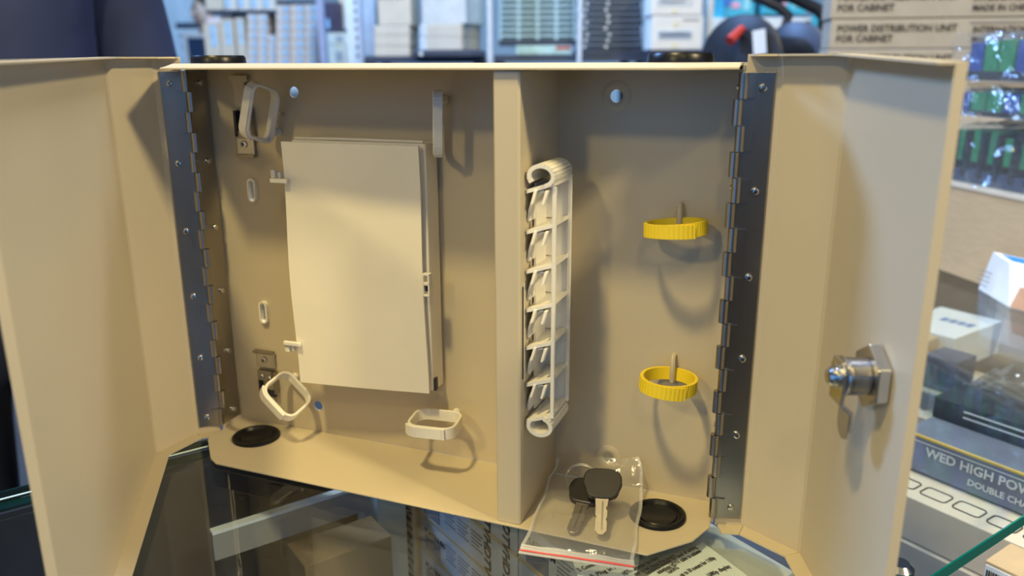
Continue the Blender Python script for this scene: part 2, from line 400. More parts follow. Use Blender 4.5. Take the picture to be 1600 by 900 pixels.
# ---- splice box with cover
sb = obj('splice_box', MB().hexa([V(p) for p in ((.0905, -.0225, .0610), (.1985, -.0185, .0610), (.2000, -.0020, .0610), (.0905, -.0020, .0610), (.0905, -.0225, .2470), (.1985, -.0185, .2470), (.2000, -.0020, .2470), (.0905, -.0020, .2470))]), CREAM, cab, bevel=.0012, label='cream plastic splice box fixed to the back panel')
gr = []
NX, NZ = 14, 22
mbc = MB(); idx = {}
A, B_, Cc, D_ = V((.0860, -.0300, .2462)), V((.1957, -.0245, .2459)), V((.1972, -.0235, .0612)), V((.0862, -.0300, .0572))
fr, bk = [], []
for j in range(NZ+1):
    for i in range(NX+1):
        u, v = i/NX, j/NZ
        p = (A*(1-u)+B_*u)*(1-v)+(D_*(1-u)+Cc*u)*v
        wob = .0011*math.sin(v*7.5+.6)*(1 if True else 0)
        p = p + V((wob*(1-.4*u), .0010*math.sin(u*3.1)*math.sin(v*5), 0))
        fr.append(p); bk.append(p+V((0, .0018, 0)))
n_ = NX+1; vs = fr+bk; o_ = len(fr); fs = []
for j in range(NZ):
    for i in range(NX):
        a = j*n_+i; fs += [(a, a+1, a+n_+1, a+n_), (o_+a, o_+a+n_, o_+a+n_+1, o_+a+1)]
rim = [i for i in range(n_)] + [j*n_+NX for j in range(1, NZ+1)] + [NZ*n_+i for i in range(NX-1, -1, -1)] + [j*n_ for j in range(NZ-1, 0, -1)]
for a, b in zip(rim, rim[1:]+rim[:1]): fs.append((a, b, o_+b, o_+a))
obj('cover', MB().add(vs, fs), CREAM, sb, True)
for z, dn in ((.2175, 1), (.0900, -1)):
    mb = MB().box((.0843, -.0325, z), (.0150, .0030, .0032)); mb.box((.0788, -.0305, z+.0048*dn), (.0040, .0040, .0060)); mb.box((.0838, -.0300, z+.0040*dn), (.0022, .0040, .0050))
    obj('hinge_clip', mb, WPLAST, sb, bevel=.0006)
mb = MB(); zc = .1470
for dx, dz, sx_, sz_ in ((-.0015, 0, .0014, .0170), (.0030, 0, .0014, .0170), (.0008, .0078, .0058, .0016), (.0008, -.0078, .0058, .0016), (.0008, .0010, .0058, .0022)):
    mb.box((.1995+dx, -.0255, zc+dz), (sx_, .0050, sz_))
obj('latch', mb, WPLAST, sb, bevel=.0004)
obj('latch_hole', MB().box((.2004, -.0240, zc-.0032), (.0030, .0030, .0036)), DARK, sb)
obj('edge_tab', MB().box((.1995, -.0150, .0660), (.0016, .0040, .0100)), DARK, sb)
obj('top_ridge', MB().tube([V((.092, -.020, .2480)), V((.13, -.019, .2484)), V((.196, -.016, .2480))], .0010, 8), CREAM, sb, True)

# ---- cable rings
def rrect(c, u, v, rad, n=7):
    """closed rounded rectangle about c with half axes u, v"""
    c, u, v = V(c), V(u), V(v); lu, lv = u.length, v.length; eu, ev = u/lu, v/lv; pts = []
    for sx_, sy_, a0 in ((1, 1, 0), (-1, 1, 90), (-1, -1, 180), (1, -1, 270)):
        for i in range(n+1):
            a = R(a0+90*i/n); pts.append(c + eu*(sx_*(lu-rad)+rad*math.cos(a)) + ev*(sy_*(lv-rad)+rad*math.sin(a)))
    return pts
def cable_ring(c, u, v, wdt, label, gap=0.35):
    c, u, v = V(c), V(u), V(v); ax = u.cross(v).normalized()
    L = rrect(c, u, v, min(u.length, v.length)*.55)
    o = obj('cable_ring', MB().band(L, ax, wdt, .0022), WPLAST, cab, True, bevel=.0006, label=label)
    # overlapping snap tongue and foot
    i0 = len(L)//2+2
    seg = [L[(i0+i) % len(L)]*1.0 + (L[(i0+i) % len(L)]-c).normalized()*.0021 for i in range(8)]
    mb = MB()
    for a, b in zip(seg, seg[1:]):
        t = (b-a).normalized(); nn = t.cross(ax).normalized()
        mb.hexa([a-ax*wdt*.42-nn*.0009, a+ax*wdt*.42-nn*.0009, b+ax*wdt*.42-nn*.0009, b-ax*wdt*.42-nn*.0009, a-ax*wdt*.42+nn*.0009, a+ax*wdt*.42+nn*.0009, b+ax*wdt*.42+nn*.0009, b-ax*wdt*.42+nn*.0009])
    obj('snap_tongue', mb, WPLAST, o, True)
    # stem to the back panel
    yb = max(L, key=lambda p: p.y)
    obj('ring_foot', MB().tube([yb+V((0, -.001, 0)), V((yb.x, -.0004, yb.z))], [.0022, .0034], 10), WPLAST, o, True)
    return o
VD = (V((.2, -.022, .26))-CAM); VD.z = 0; VD.normalize()
cable_ring((.0660, -.0240, .2660), V((.0062, -.001, .0190)), V((.0010, .0130, -.0040)), .0085, 'white ring clip tilted upright in the upper left corner')
cable_ring((.2105, -.0220, .2620), (.0006, .0, .0205), VD*.0115, .0068, 'white ring clip seen edge-on beside the divider top')
cable_ring((.2035, -.0260, .0385), (.0185, .001, .0006), (-.0030, .0165, -.0006), .0092, 'white ring clip lying level above the bottom sheet')
cable_ring((.0665, -.0215, .0390), (.0132, -.001, -.0108), (.0010, .0155, .0030), .0078, 'white ring clip tilted diagonally in the lower left corner')
for c, rx, ry, tilt, lab in (((.3755, -.0215, .2000), .0185, .0165, -3, 'upper yellow ridged strap loop'), ((.3763, -.0225, .0950), .0176, .0195, 4, 'lower yellow ridged strap loop')):
    m = Matrix.Translation(c) @ Matrix.Rotation(R(tilt), 4, 'Y') @ Matrix.Rotation(R(-4), 4, 'X')
    mb = MB(); n = 120; wdt = .0088; vs = []
    for i in range(n):
        a = 2*math.pi*i/n; ro = .0013+(.0002 if i % 2 else -.0001)
        for rad, z in ((-.0008, -wdt/2), (ro, -wdt/2), (ro, wdt/2), (-.0008, wdt/2)):
            vs.append(m @ V(((rx+rad)*math.cos(a), (ry+rad)*math.sin(a), z+.0010*math.sin(a*1.0+1))))
    fs = []
    for i in range(n):
        for j in range(4): fs.append((i*4+j, i*4+(j+1) % 4, ((i+1) % n)*4+(j+1) % 4, ((i+1) % n)*4+j))
    mb.add(vs, fs); y_ = obj('strap_loop', mb, YELLOW, cab, label=lab)
    mb = MB(); vs = []                               # the overlapping free end
    for i in range(26):
        a = R(215)+R(100)*i/25; ro = .0022+(.0002 if i % 2 else -.0001)
        for rad, z in ((.0012, -wdt/2-.0006), (ro, -wdt/2-.0006), (ro, wdt/2-.0008), (.0012, wdt/2-.0008)): vs.append(m @ V(((rx+rad)*math.cos(a), (ry+rad)*math.sin(a), z)))
    fs = [(i*4+j, i*4+(j+1) % 4, i*4+4+(j+1) % 4, i*4+4+j) for i in range(25) for j in range(4)]+[(0, 1, 2, 3), (100, 101, 102, 103)]
    obj('strap_end', mb.add(vs, fs), YELLOW, y_)
    zc = c[2]
    obj('bridge_lance', MB().tube([V((c[0]-.0004, .0, zc+.0118)), V((c[0]-.0004, -.0042, zc+.0115)), V((c[0]-.0002, -.0062, zc+.0092)), V((c[0]-.0002, -.0066, zc)), V((c[0]-.0002, -.0058, zc-.0050)), V((c[0]-.0002, .0, zc-.0064))], [.0018]*6, 8), BEIGE, cab, True)

# ---- metal clips and lanced tabs behind the left rings
def screw(p, nrm, parent, r=.0030):
    m = frame(V((1, 0, 0)), V((0, 0, 1)), V(nrm), V(p))
    s_ = obj('screw', MB().lathe([(0, .0016), (r*.55, .0016), (r*.9, .0010), (r, 0)], 16, m), CHROME, parent, True)
    for a in (.5, .5+math.pi/2):
        obj('cross_slot', MB().box(V(p)+V(nrm)*.00165, (r*1.1, .0004, r*.22), Matrix.Rotation(a, 3, 'Y')), DARK, parent)
mb = MB().prism([V((x, -.0050, z)) for x, z in ((.0245, .2925), (.0412, .2925), (.0412, .2885), (.0380, .2870), (.0376, .2690), (.0280, .2690), (.0276, .2870), (.0245, .2885))], (0, .0014, 0))
tb = obj('lanced_tab', mb, BEIGE, cab, bevel=.0003); obj('tab_root', MB().hexa([V(p) for p in ((.0280, -.0050, .2692), (.0376, -.0050, .2692), (.0376, .0, .2640), (.0280, .0, .2640), (.0280, -.0036, .2704), (.0376, -.0036, .2704), (.0376, .0, .2652), (.0280, .0, .2652))]), BEIGE, tb)
obj('tab_opening', MB().box((.0330, -.0005, .2600), (.0150, .0012, .0085)), DARK, tb)
cl = obj('clip_bracket', MB().box((.0330, -.0022, .2395), (.0165, .0026, .0185)), NICKEL, cab, bevel=.0008)
obj('bracket_lip', MB().box((.0345, -.0045, .2312), (.0170, .0050, .0022)), STEEL, cl, bevel=.0004)
obj('bracket_arm', MB().box((.0415, -.0040, .2560), (.0022, .0055, .0240)).box((.0350, -.0035, .2475), (.0150, .0050, .0060)), STEEL, cl, bevel=.0004)
obj('bracket_post', MB().box((.0280, -.0040, .2560), (.0022, .0055, .0200)), DARK, cl)
screw((.0325, -.0036, .2400), (0, -1, 0), cl)
obj('side_pin', MB().tube([V((.0690, 0, .2640)), V((.0690, -.0035, .2640))], .0016, 10), CHROME, cl, True)
cl = obj('clip_bracket', MB().box((.0335, -.0022, .0600), (.0180, .0026, .0150)), NICKEL, cab, bevel=.0008)
obj('bracket_lip', MB().box((.0335, -.0042, .0668), (.0190, .0050, .0022)), STEEL, cl, bevel=.0004)
obj('bracket_arm', MB().box((.0330, -.0030, .0455), (.0150, .0040, .0090)).box((.0430, -.0035, .0400), (.0020, .0050, .0200)), STEEL, cl, bevel=.0004)
obj('bracket_post', MB().box((.0330, -.0022, .0290), (.0160, .0030, .0050)).box((.0265, -.0025, .038), (.0020, .0040, .0200)), DARK, cl)
screw((.0330, -.0036, .0595), (0, -1, 0), cl); screw((.0310, -.0052, .0450), (0, -1, 0), cl, .0022); screw((.0385, -.0052, .0440), (0, -1, 0), cl, .0022)

# ---- adapter holder comb on the right flank of the divider
X0, X1, YA, YB = DX1+.0012, .3088, -.0660, -.0340
ZT, ZB = .2290, .0765
rk = obj('adapter_holder', MB().box((X1, YA+.0012, (ZT+ZB)/2), (.0026, .0026, ZT-ZB)), WPLAST, cab, bevel=.0005, label='white plastic comb of angled adapter cells')
obj('upright_bar', MB().box((X1+.0005, YB, (ZT+ZB)/2+.002), (.0024, .0030, ZT-ZB+.004)), WPLAST, rk, bevel=.0005)
obj('back_strip', MB().box((X0+.0008, (YA+YB)/2+.008, (ZT+ZB)/2), (.0014, .0240, ZT-ZB)), WPLAST, rk)
NCELL = 6; pitch = (ZT-ZB)/NCELL
for i in range(NCELL+1):
    z = ZB+pitch*i
    q = [V((X0, YA-.002, z-.0045)), V((X1, YA, z+.0005)), V((X1, YB, z+.0005)), V((X0, YB, z-.0045))]
    sh = obj('cell_shelf', MB().hexa(q+[a+V((0, 0, .0024)) for a in q]), WPLAST, rk)
    if i > 0:
        mb = MB()
        for dx in (.0028, .0100):
            mb.hexa([V((X0+dx, YA-.0034, z-.0110)), V((X0+dx+.0016, YA-.0034, z-.0110)), V((X0+dx+.0016, YA+.002, z-.0110)), V((X0+dx, YA+.002, z-.0110)), V((X0+dx+.002, YA-.002, z-.0020)), V((X0+dx+.0042, YA-.002, z-.0020)), V((X0+dx+.0042, YA+.003, z-.0020)), V((X0+dx+.002, YA+.003, z-.0020))])
        obj('snap_hook', mb, WPLAST, sh, bevel=.0004)
    if i < NCELL:
        mb = MB(); K = 9; a_ = []
        for j in range(K+1):
            a = R(90)*j/K; a_.append((X0+.0008+.0105*(1-math.cos(a)), z+.0030+.0190*math.sin(a)))
        vs = []
        for (x, zz), (dx, dz) in zip(a_, [(math.cos(R(90)*j/K), -math.sin(R(90)*j/K)) for j in range(K+1)]):
            for y in (YA+.001, YA+.012): vs += [V((x, y, zz)), V((x-.0012, y, zz+.0008))]
        fs = []
        for j in range(K):
            o4 = j*4; fs += [(o4, o4+2, o4+6, o4+4), (o4+1, o4+5, o4+7, o4+3), (o4, o4+4, o4+5, o4+1), (o4+2, o4+3, o4+7, o4+6)]
        obj('saddle', MB().add(vs, fs), WPLAST, rk, True)
        obj('cell_web', MB().box(((X0+X1)/2, YB+.0008, z+pitch/2), (X1-X0, .0012, pitch-.001)), WPLAST, rk)
for zc, sg in ((ZT+.0065, 1), (ZB-.0055, -1)):          # rolled C hooks at both ends
    mb = MB(); prof = [(X0+.0095+.0078*math.cos(R(a)), zc+.0062*math.sin(R(a))*1.0) for a in range(-70, 221, 18)]
    for (xa, za), (xb, zb_) in zip(prof, prof[1:]):
        if sg < 0: za, zb_ = 2*zc-za, 2*zc-zb_
        t = V((xb-xa, 0, zb_-za)).normalized(); nn = V((t.z, 0, -t.x))*.0013
        mb.hexa([V((xa, YA-.003, za))-nn, V((xb, YA-.003, zb_))-nn, V((xb, YB+.001, zb_))-nn, V((xa, YB+.001, za))-nn, V((xa, YA-.003, za))+nn, V((xb, YA-.003, zb_))+nn, V((xb, YB+.001, zb_))+nn, V((xa, YB+.001, za))+nn])
    obj('end_hook', mb, WPLAST, rk, True)

# ---- cam lock on the right door
LP = PR[2]+dir2(R(20))*.0800; NI = NR[2]; ZL = .1515
LF = frame(dir2(R(20)), V((0, 0, 1)), NI, V((LP.x, LP.y, ZL)))
if LF.to_3x3().determinant() < 0: LF = frame(-dir2(R(20)), V((0, 0, 1)), NI, V((LP.x, LP.y, ZL)))
LF = LF @ Matrix.Diagonal((1.06, 1.06, .82, 1))
lk = obj('cam_lock', MB().lathe([(0, 0), (.0098, 0), (.0098, .0010), (0, .0010)], 24, LF), NICKEL, cab, label='nickel cam lock with hex nut and hanging cam')
mb = MB(); prof = []
for i in range(9): prof += [(.0090, .006+i*.0017), (.0080, .006+i*.0017+.00085)]
mb.lathe([(0, .0)]+prof+[(.0080, .0215), (0, .0215)], 32, LF); obj('threaded_barrel', mb, NICKEL, lk)
hx = [LF @ V((.0158*math.cos(R(60*i+30)), .0158*math.sin(R(60*i+30)), .0010)) for i in range(6)]
obj('hex_nut', MB().prism(hx, NI*.0062), NICKEL, lk, bevel=.0006)
obj('washer', MB().lathe([(0, .0215), (.0092, .0215), (.0098, .0222), (.0098, .0232), (0, .0232)], 28, LF), CHROME, lk, True)
cm = [(-.0086, .004), (-.0080, -.006), (-.0070, -.0125), (.0070, -.0125), (.0080, -.006), (.0086, .004), (.006, .0086), (-.006, .0086)]
mb = MB().prism([LF @ V((x, y, .0232)) for x, y in cm], NI*.0020)
mb.hexa([LF @ V(p) for p in ((-.0070, -.0120, .0232), (.0070, -.0120, .0232), (.0070, -.0160, .0170), (-.0070, -.0160, .0170), (-.0070, -.0132, .0250), (.0070, -.0132, .0250), (.0070, -.0176, .0184), (-.0070, -.0176, .0184))])
tip = [(-.0070, -.0158), (-.0068, -.026), (-.0045, -.0305), (0, -.0320), (.0045, -.0305), (.0068, -.026), (.0070, -.0158)]
mb.prism([LF @ V((x, y, .0168)) for x, y in tip], NI*.0018)
obj('cam', mb, NICKEL, lk, bevel=.0004)
obj('cam_screw', MB().lathe([(.0064, .0252), (.0064, .0262), (.0046, .0266), (.0046, .0296), (.0036, .0312), (.0012, .0318), (0, .0318)], 18, LF), CHROME, lk, True)
obj('lock_face', MB().lathe([(.0, -.0125), (.0130, -.0125), (.0148, -.0105), (.0150, -.0040), (.0150, -.0013), (0, -.0013)], 32, LF), RUBBER, lk, True)

# ================================================================== BAG AND KEYS
bl = [onz(810, 866, -.0015), onz(990, 893, -.0015)]; ml = [onz(838, 800, .0020), onz(999, 822, .0020)]; tl = [ony(872, 716, -.006), ony(1000, 716, -.006)]; t2 = [ony(884, 712, -.004), ony(998, 714, -.004)]
fl = [V((.2945, -.036, .0025)), V((.357, -.034, .004))]
bag_rows = [bl, [onz(817, 849, .0016), onz(992, 873, .0016)], ml, [onz(858, 752, .009), onz(1006, 762, .010)], tl]
def bag_pt(u, v, lift):
    n = len(bag_rows)-1; f = v*n; i = min(int(f), n-1); t = f-i
    p = (bag_rows[i][0]*(1-u)+bag_rows[i][1]*u)*(1-t)+(bag_rows[i+1][0]*(1-u)+bag_rows[i+1][1]*u)*t
    e = min(1, 6*min(u, 1-u))*min(1, 6*min(max(v-.22, 0), 1-v))
    return p + V((0, -.3*lift*e*v, lift*e)) + V((.0006*math.sin(v*23)*min(1, 3*v), 0, (.0006*math.sin(u*17+v*11)+.0005*math.sin(u*5-v*31))*min(1, 3*v)))
mb = MB(); NU, NV = 20, 30
for lift in (.0, .0065):
    o_ = len(mb.v)
    for j in range(NV+1):
        for i in range(NU+1): mb.v.append(bag_pt(i/NU, j/NV, lift)+V((0, 0, .0004+(.0002 if lift else 0))))
    for j in range(NV):
        for i in range(NU): a = o_+j*(NU+1)+i; mb.f.append((a, a+1, a+NU+2, a+NU+1))
bag = empty('zip_bag', bag_pt(.5, .5, 0), 'small clear resealable bag with a red zip line lying in the cabinet', 'bag')
obj('film_pouch', mb, BAGM, bag, True)
def strip(v0, v1, m, name, dz):
    mb = MB()
    for i in range(21):
        for v in (v0, v1): mb.v.append(bag_pt(i/20, v, 0)+V((0, 0, dz)))
    for k_ in range(2): pass
    nb = len(mb.v); mb.v += [a+V((0, 0, .0004)) for a in mb.v]
    for i in range(20):
        a = i*2; mb.f += [(a, a+1, a+3, a+2), (nb+a, nb+a+2, nb+a+3, nb+a+1), (a, a+2, nb+a+2, nb+a), (a+1, nb+a+1, nb+a+3, a+3)]
    obj(name, mb, m, bag)
strip(.035, .060, mat('red_zip_line', (.75, .10, .10), .4, var=.03), 'red_zip_line', .0016)
ZIPF = clear_mat('milky_zip_film', (.95, .95, .95), .2, .06, white=.30)
strip(.0, .20, ZIPF, 'zip_band', .0006)
for v in (.012, .085, .105, .15): strip(v, v+.010, ZIPF, 'zip_ridge', .0012)
for u in (.0, .965):
    mb = MB()
    for j in range(41):
        for du in (0, .03): mb.v.append(bag_pt(u+du, j/40, .0)+V((0, 0, .0013)))
    mb.f = [(2*j, 2*j+1, 2*j+3, 2*j+2) for j in range(40)]; obj('side_seam', mb, ZIPF, bag)
# keys
def key(tip, head, lab, flat=1.0, zc=.0075):
    tip, head = V(tip), V(head); ax = (head-tip); L = ax.length; ax.normalize()
    nz = V((0, 0, 1)); nz = (nz-ax*nz.dot(ax)).normalized(); sd = ax.cross(nz)
    m = frame(sd, ax, nz, tip) @ Matrix.Scale(1.12, 4)
    k = empty('key', tip, lab, 'key', 'two cabinet keys on one ring')
    prof = [(-.0035, .0), (-.0012, -.0022), (.0015, -.0022), (.0036, .0), (.0036, .006), (.0028, .0075), (.0036, .009), (.0036, .0130), (.0026, .0145), (.0036, .016), (.0042, .0225), (-.0042, .0225), (-.0036, .016), (-.0036, .010), (-.0028, .0085), (-.0036, .007)]
    b = obj('blade', MB().prism([m @ V((x, y+.0022, -.0009)) for x, y in prof], m.to_3x3() @ V((0, 0, .0018))), KEYM, k, bevel=.0002)
    obj('blade_groove', MB().box(m @ V((.0006, .0120, .0010)), (.0010, .0180, .0003), m.to_3x3()), STEEL, b)
    hp = []
    for i in range(28):
        a = 2*math.pi*i/28; ca, sa = math.cos(a), math.sin(a); e = .62
        hp.append((.0118*abs(ca)**e*(1 if ca > 0 else -1)*(1-.12*(sa < 0)), .0100*abs(sa)**e*(1 if sa > 0 else -1)+.0325))
    obj('bow', MB().prism([m @ V((x, y, -.0022)) for x, y in hp], m.to_3x3() @ V((0, 0, .0044))), KHEAD, k, bevel=.0010)
    return m
k1t, k1h = onz(893, 833, .0030), onz(918, 768, .0150)
k2t, k2h = onz(938, 836, .0062), onz(941, 768, .0230)
def reach(t, h, L=.0430): return t, t+(h-t).normalized()*L
key(*reach(k1t, k1h), 'key with dark plastic bow lying underneath, its blade angled towards the divider')
key(*reach(k2t, k2h), 'key with dark plastic bow lying on top, its blade pointing straight out of the bag')
rc = onz(908, 752, .013); rp = []
for i in range(40):
    a = 2*math.pi*i/40; rp.append(rc+V((.0112*math.cos(a), .0070*math.sin(a), .0070*math.sin(a)+.002)))
ro = obj('key_ring', MB().tube(rp, .0006, 8, True).tube([p+V((0, 0, .0011)) for p in rp], .0006, 8, True), CHROME, None, True)
tag(ro, 'thin wire split ring holding the two keys in the clear bag', 'key ring')

# ================================================================== GLASS COUNTER
ct = empty('display_counter', C(.25, .5, ZF), 'long glass topped display counter carrying the open cabinet', 'counter')
K0, K1, N0, N1 = -.75, 1.30, .0335, .472
GT = -.0030
def cbox(n0, n1, k0, k1, z0, z1):
    p = [(n0, k0), (n1, k0), (n1, k1), (n0, k1)]
    return MB().hexa([C(n, k, z0) for n, k in p]+[C(n, k, z1) for n, k in p])
NG = N0-.013
obj('glass_top', cbox(NG+.0012, N1-.0012, K0, K1, GT-.008, GT), GLASS, ct)
obj('glass_edge', cbox(N1-.0012, N1, K0, K1, GT-.008, GT), TEALG, ct, label='teal polished front edge of the glass top')
DTEAL = mat('dark_teal_joint', (.0, .03, .03), .2, var=.1)
obj('glass_edge', cbox(NG, NG+.0012, K0, K1, GT-.008, GT), DTEAL, ct)
obj('painted_edge_highlight', cbox(N0, N0+.0016, K0, .80, GT, GT+.0004), mat('glass_highlight_colour', (.70, .92, .95), .3, 0., var=.05), ct, label='highlight of the glass back edge, painted as a bright line')  # pale cyan strip painted in for the glint along the glass edge
obj('joint_strip', cbox(NG+.002, N0-.0002, K0, K1, GT-.0095, GT-.0082), DTEAL, ct)
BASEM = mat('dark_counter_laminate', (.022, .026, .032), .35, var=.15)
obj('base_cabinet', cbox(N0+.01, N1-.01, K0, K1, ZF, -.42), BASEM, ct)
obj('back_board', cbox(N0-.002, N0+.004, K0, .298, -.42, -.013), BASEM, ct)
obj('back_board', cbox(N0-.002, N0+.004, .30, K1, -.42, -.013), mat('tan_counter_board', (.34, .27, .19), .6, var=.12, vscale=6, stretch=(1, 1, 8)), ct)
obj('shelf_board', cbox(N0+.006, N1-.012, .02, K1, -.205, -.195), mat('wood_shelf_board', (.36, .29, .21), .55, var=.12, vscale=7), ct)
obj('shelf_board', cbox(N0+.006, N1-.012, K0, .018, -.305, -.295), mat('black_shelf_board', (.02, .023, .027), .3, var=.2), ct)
for k in (K0+.02, K1-.02):
    for n in (N0+.012, N1-.014): obj('corner_post', cbox(n-.006, n+.006, k-.006, k+.006, -.42, -.0112), ALU, ct)
rl = cbox(.088, .091, -.0555, .078, -.0735, -.0505); obj('shelf_rail', rl, mat('grey_rail', (.30, .30, .29), .5, var=.08), ct)
obj('rail_cap', cbox(.0845, .092, -.0555, .078, -.0505, -.0480), mat('painted_rail_highlight', (.80, .86, .92), .3, 0.), ct)  # diffuse white stands in for the highlight on top of the metal rail
p = onz(1404, 892, GT)
obj('glass_clamp', MB().lathe([(0, .006), (.006, .006), (.009, .003), (.0095, -.002), (.0095, -.010), (0, -.010)], 18, Matrix.Translation(p)), CHROME, ct, True)

# ---- things under the glass
def klines(o, n, k, z, wid, cnt, dz, m=None, h=.0009):
    """rows of fine print too small to read"""
    for q in range(cnt):
        obj('print_line', cbox(n, n+wid*(1, .82, .93, .7)[q % 4], k-.0006, k+.0001, z-dz*q-h, z-dz*q), m or INKG, o)
def krect(name, n0, n1, k0, k1, z0, z1, m, label, cat, group=None, bevel=.0008):
    o = obj(name, cbox(n0, n1, k0, k1, z0, z1), m, None, bevel=bevel); return tag(o, label, cat, group)
EN, EK = V((cs, -sn, 0)), V((sn, cs, 0)); ZV = V((0, 0, 1))
def kface(n, k, z): return frame(EN, ZV, -EK, C(n, k-.0007, z))           # text on a face looking along the counter
def kvert(n, k, z): return frame(-ZV, EN, -EK, C(n, k-.0007, z))          # the same, reading downwards
def ktop(n, k, z, a=0):
    ca, sa = math.cos(a), math.sin(a); return frame(EN*ca+EK*sa, EK*ca-EN*sa, ZV, C(n, k, z+.0006))
zr = [-.016, -.050, -.087, -.122, -.157, -.195]
KF = .12
for col in range(2):
    for r_ in range(5):
        n0 = (.100, .2535)[col]; n1 = (.2515, .408)[col]; z1, z0 = zr[r_]-.0012, zr[r_+1]+.0004
        o = krect('boxed_extender', n0, n1, KF, KF+.11, z0, z1, SILVERP, 'silver printed carton, %s from the top of the %s stack under the glass' % (ORD[r_], ('left', 'right')[col]), 'box', 'silver cartons stacked under the glass')
        obj('kraft_seam', cbox(n0, n1, KF-.0004, KF+.0020, z0-.0002, z0+.0022), GOLDE, o)
        if r_ > 3: continue
        zm = (z0+z1)/2; h = z1-z0
        text('PLATINUM', .0072, INK, kface(n0+.010, KF, zm+.0040), o, bold=.0002)
        obj('print_panel', cbox(n0+.010, n0+.036, KF-.0006, KF, zm-.0125, zm+.0015), INKG, o)
        for q in range(3):
            klines(o, n0+.046+.021*q, KF, zm+.0105, .017, 5, .0034)
        text('HDTV', .0125, INK, kvert(n0+.108, KF, z1-.001), o, shear=.25, bold=.0003)
        text('HDTV', .0125, INK, kvert(n0+.134, KF, z1-.001), o, shear=.25, bold=.0003)
o = krect('upright_carton', .0445, .079, .114, .145, -.1945, -.030, SILVERP, 'silver printed carton standing upright beside the stacked cartons under the glass', 'box')
text('HDTV', .012, INK, kface(.046, .114, -.046), o, shear=.2, bold=.0003)
for q in range(5): klines(o, .047, .114, -.060-.026*q, .026, 3, .0040)
o = krect('upright_carton', .0805, .0985, .116, .145, -.1945, -.034, GOLDE, 'narrow kraft carton with a pale label squeezed between the silver cartons', 'box')
obj('side_label', cbox(.082, .097, .1153, .1162, -.18, -.060), CARDL, o)
klines(o, .084, .1152, -.070, .011, 12, .0085, INK, .0030)
krect('foam_block', .050, .094, .082, .110, -.1945, -.056, mat('pale_foam', (.55, .62, .58), .7), 'pale foam block standing beside the upright silver carton', 'foam')
krect('kraft_carton', .096, .135, .000, .075, -.115, -.076, mat('dark_kraft_carton', (.16, .115, .07), .75), 'brown carton lying under the glass next to the pale foam block', 'box')
# instruction sheets on the cartons
def sheet(name, p, lab, lines, size):
    pts = [onz(x, y, -.0145) for x, y in p]
    o = obj(name, MB().prism(pts, (0, 0, .0004)), PAPER, None); tag(o, lab, 'paper', 'printed instruction sheets under the glass')
    for s_, x0, y0, x1, y1 in lines:
        a, b = onz(x0, y0, -.0138), onz(x1, y1, -.0138); d_ = (b-a).normalized(); t_ = text(s_, size, INK, frame(d_, ZV.cross(d_), ZV, a), o, bold=.00010); wt = max(v_.co.x for v_ in t_.data.vertices)
        for v_ in t_.data.vertices: v_.co.x *= (b-a).length/wt
    return o
sheet('instruction_sheet', [(1020, 895), (1098, 848), (1250, 962), (1090, 1010), (930, 965)], 'large white instruction sheet with slanted text at the cabinet front corner',
      [('HDTV extender has many', 976, 899, 1030, 873), ('over manner. Among those features', 994, 900, 1056, 869), ('functional module, no need of setting', 1012, 898, 1090, 856), ('substitute HDTV cable to achieve', 1030, 897, 1097, 862), ('16AWG', 1046, 897, 1062, 888), ('up to 30 meters for 1180p', 1066, 901, 1119, 873), ('1080p display', 1108, 902, 1143, 886)], .0052)
sheet('instruction_sheet', [(893, 872), (1000, 866), (985, 960), (920, 950)], 'smaller instruction sheet showing below the zip of the clear bag', [('2. Connect extender', 905, 893, 960, 872), ('3. Plug in HDTV', 925, 903, 985, 880)], .0052)
# right hand part of the counter, along the aisle
o = krect('power_bank_carton', .300, .445, .548, .62, -.083, -.046, SLATE, 'slate blue carton with white lettering lying on the tan carton under the glass', 'box')
obj('gold_rim', cbox(.300, .445, .5474, .5500, -.0475, -.0455), GOLDI, o)
text('WED HIGH POWER', .0125, INKW, kface(.325, .548, -.0635), o, bold=.0003); text('DOUBLE CHARGE', .0085, INKW, kface(.366, .548, -.0755), o, bold=.0002)
obj('white_rule', cbox(.302, .443, .5473, .5482, -.0520, -.0514), INKW, o)
o = krect('dark_blister_box', .300, .445, .600, .66, -.0455, -.0235, DARK, 'black carton with gold print lying on the slate blue carton', 'box')
klines(o, .330, .600, -.0290, .080, 2, .0060, INKW, .0016); obj('gold_emblem', cbox(.398, .432, .5994, .6001, -.0420, -.0340), GOLDI, o)
o = krect('outlined_carton', .285, .458, .500, .66, -.128, -.0855, CARDL, 'tan carton with black outlined shapes under the slate blue carton', 'box')
for q in range(5):
    n = .322+.030*q; lp = rrect(C(n, .523, -.0850), EN*.012, EK*.009, .004, 4); obj('printed_outline', MB().band(lp, (0, 0, 1), .0006, .0011), INK, o)
krect('grey_carton', .280, .458, .495, .66, -.162, -.1290, CARDG, 'grey brown carton below the outlined tan carton', 'box')
krect('grey_carton', .275, .452, .490, .66, -.194, -.1630, CARD, 'lowest brown carton of the stack standing on the wooden shelf', 'box')
o = krect('barcode_carton', .430, .464, .452, .494, -.194, -.083, CARD, 'brown carton with a barcode label showing past the teal glass edge', 'box')
obj('barcode_label', cbox(.431, .4635, .4513, .4521, -.116, -.086), PAPER, o)
x = .4325
for q in range(15):
    wd = random.choice((.0006, .0011, .0016)); obj('bar', cbox(x, x+wd, .4508, .4513, -.106 if q % 5 else -.110, -.090), INK, o); x += wd+random.choice((.0007, .0010))
o = krect('white_device_box', .130, .212, .81, .93, -.075, -.030, WHITEB, 'white carton with a blue print on its lid under the far glass', 'box')

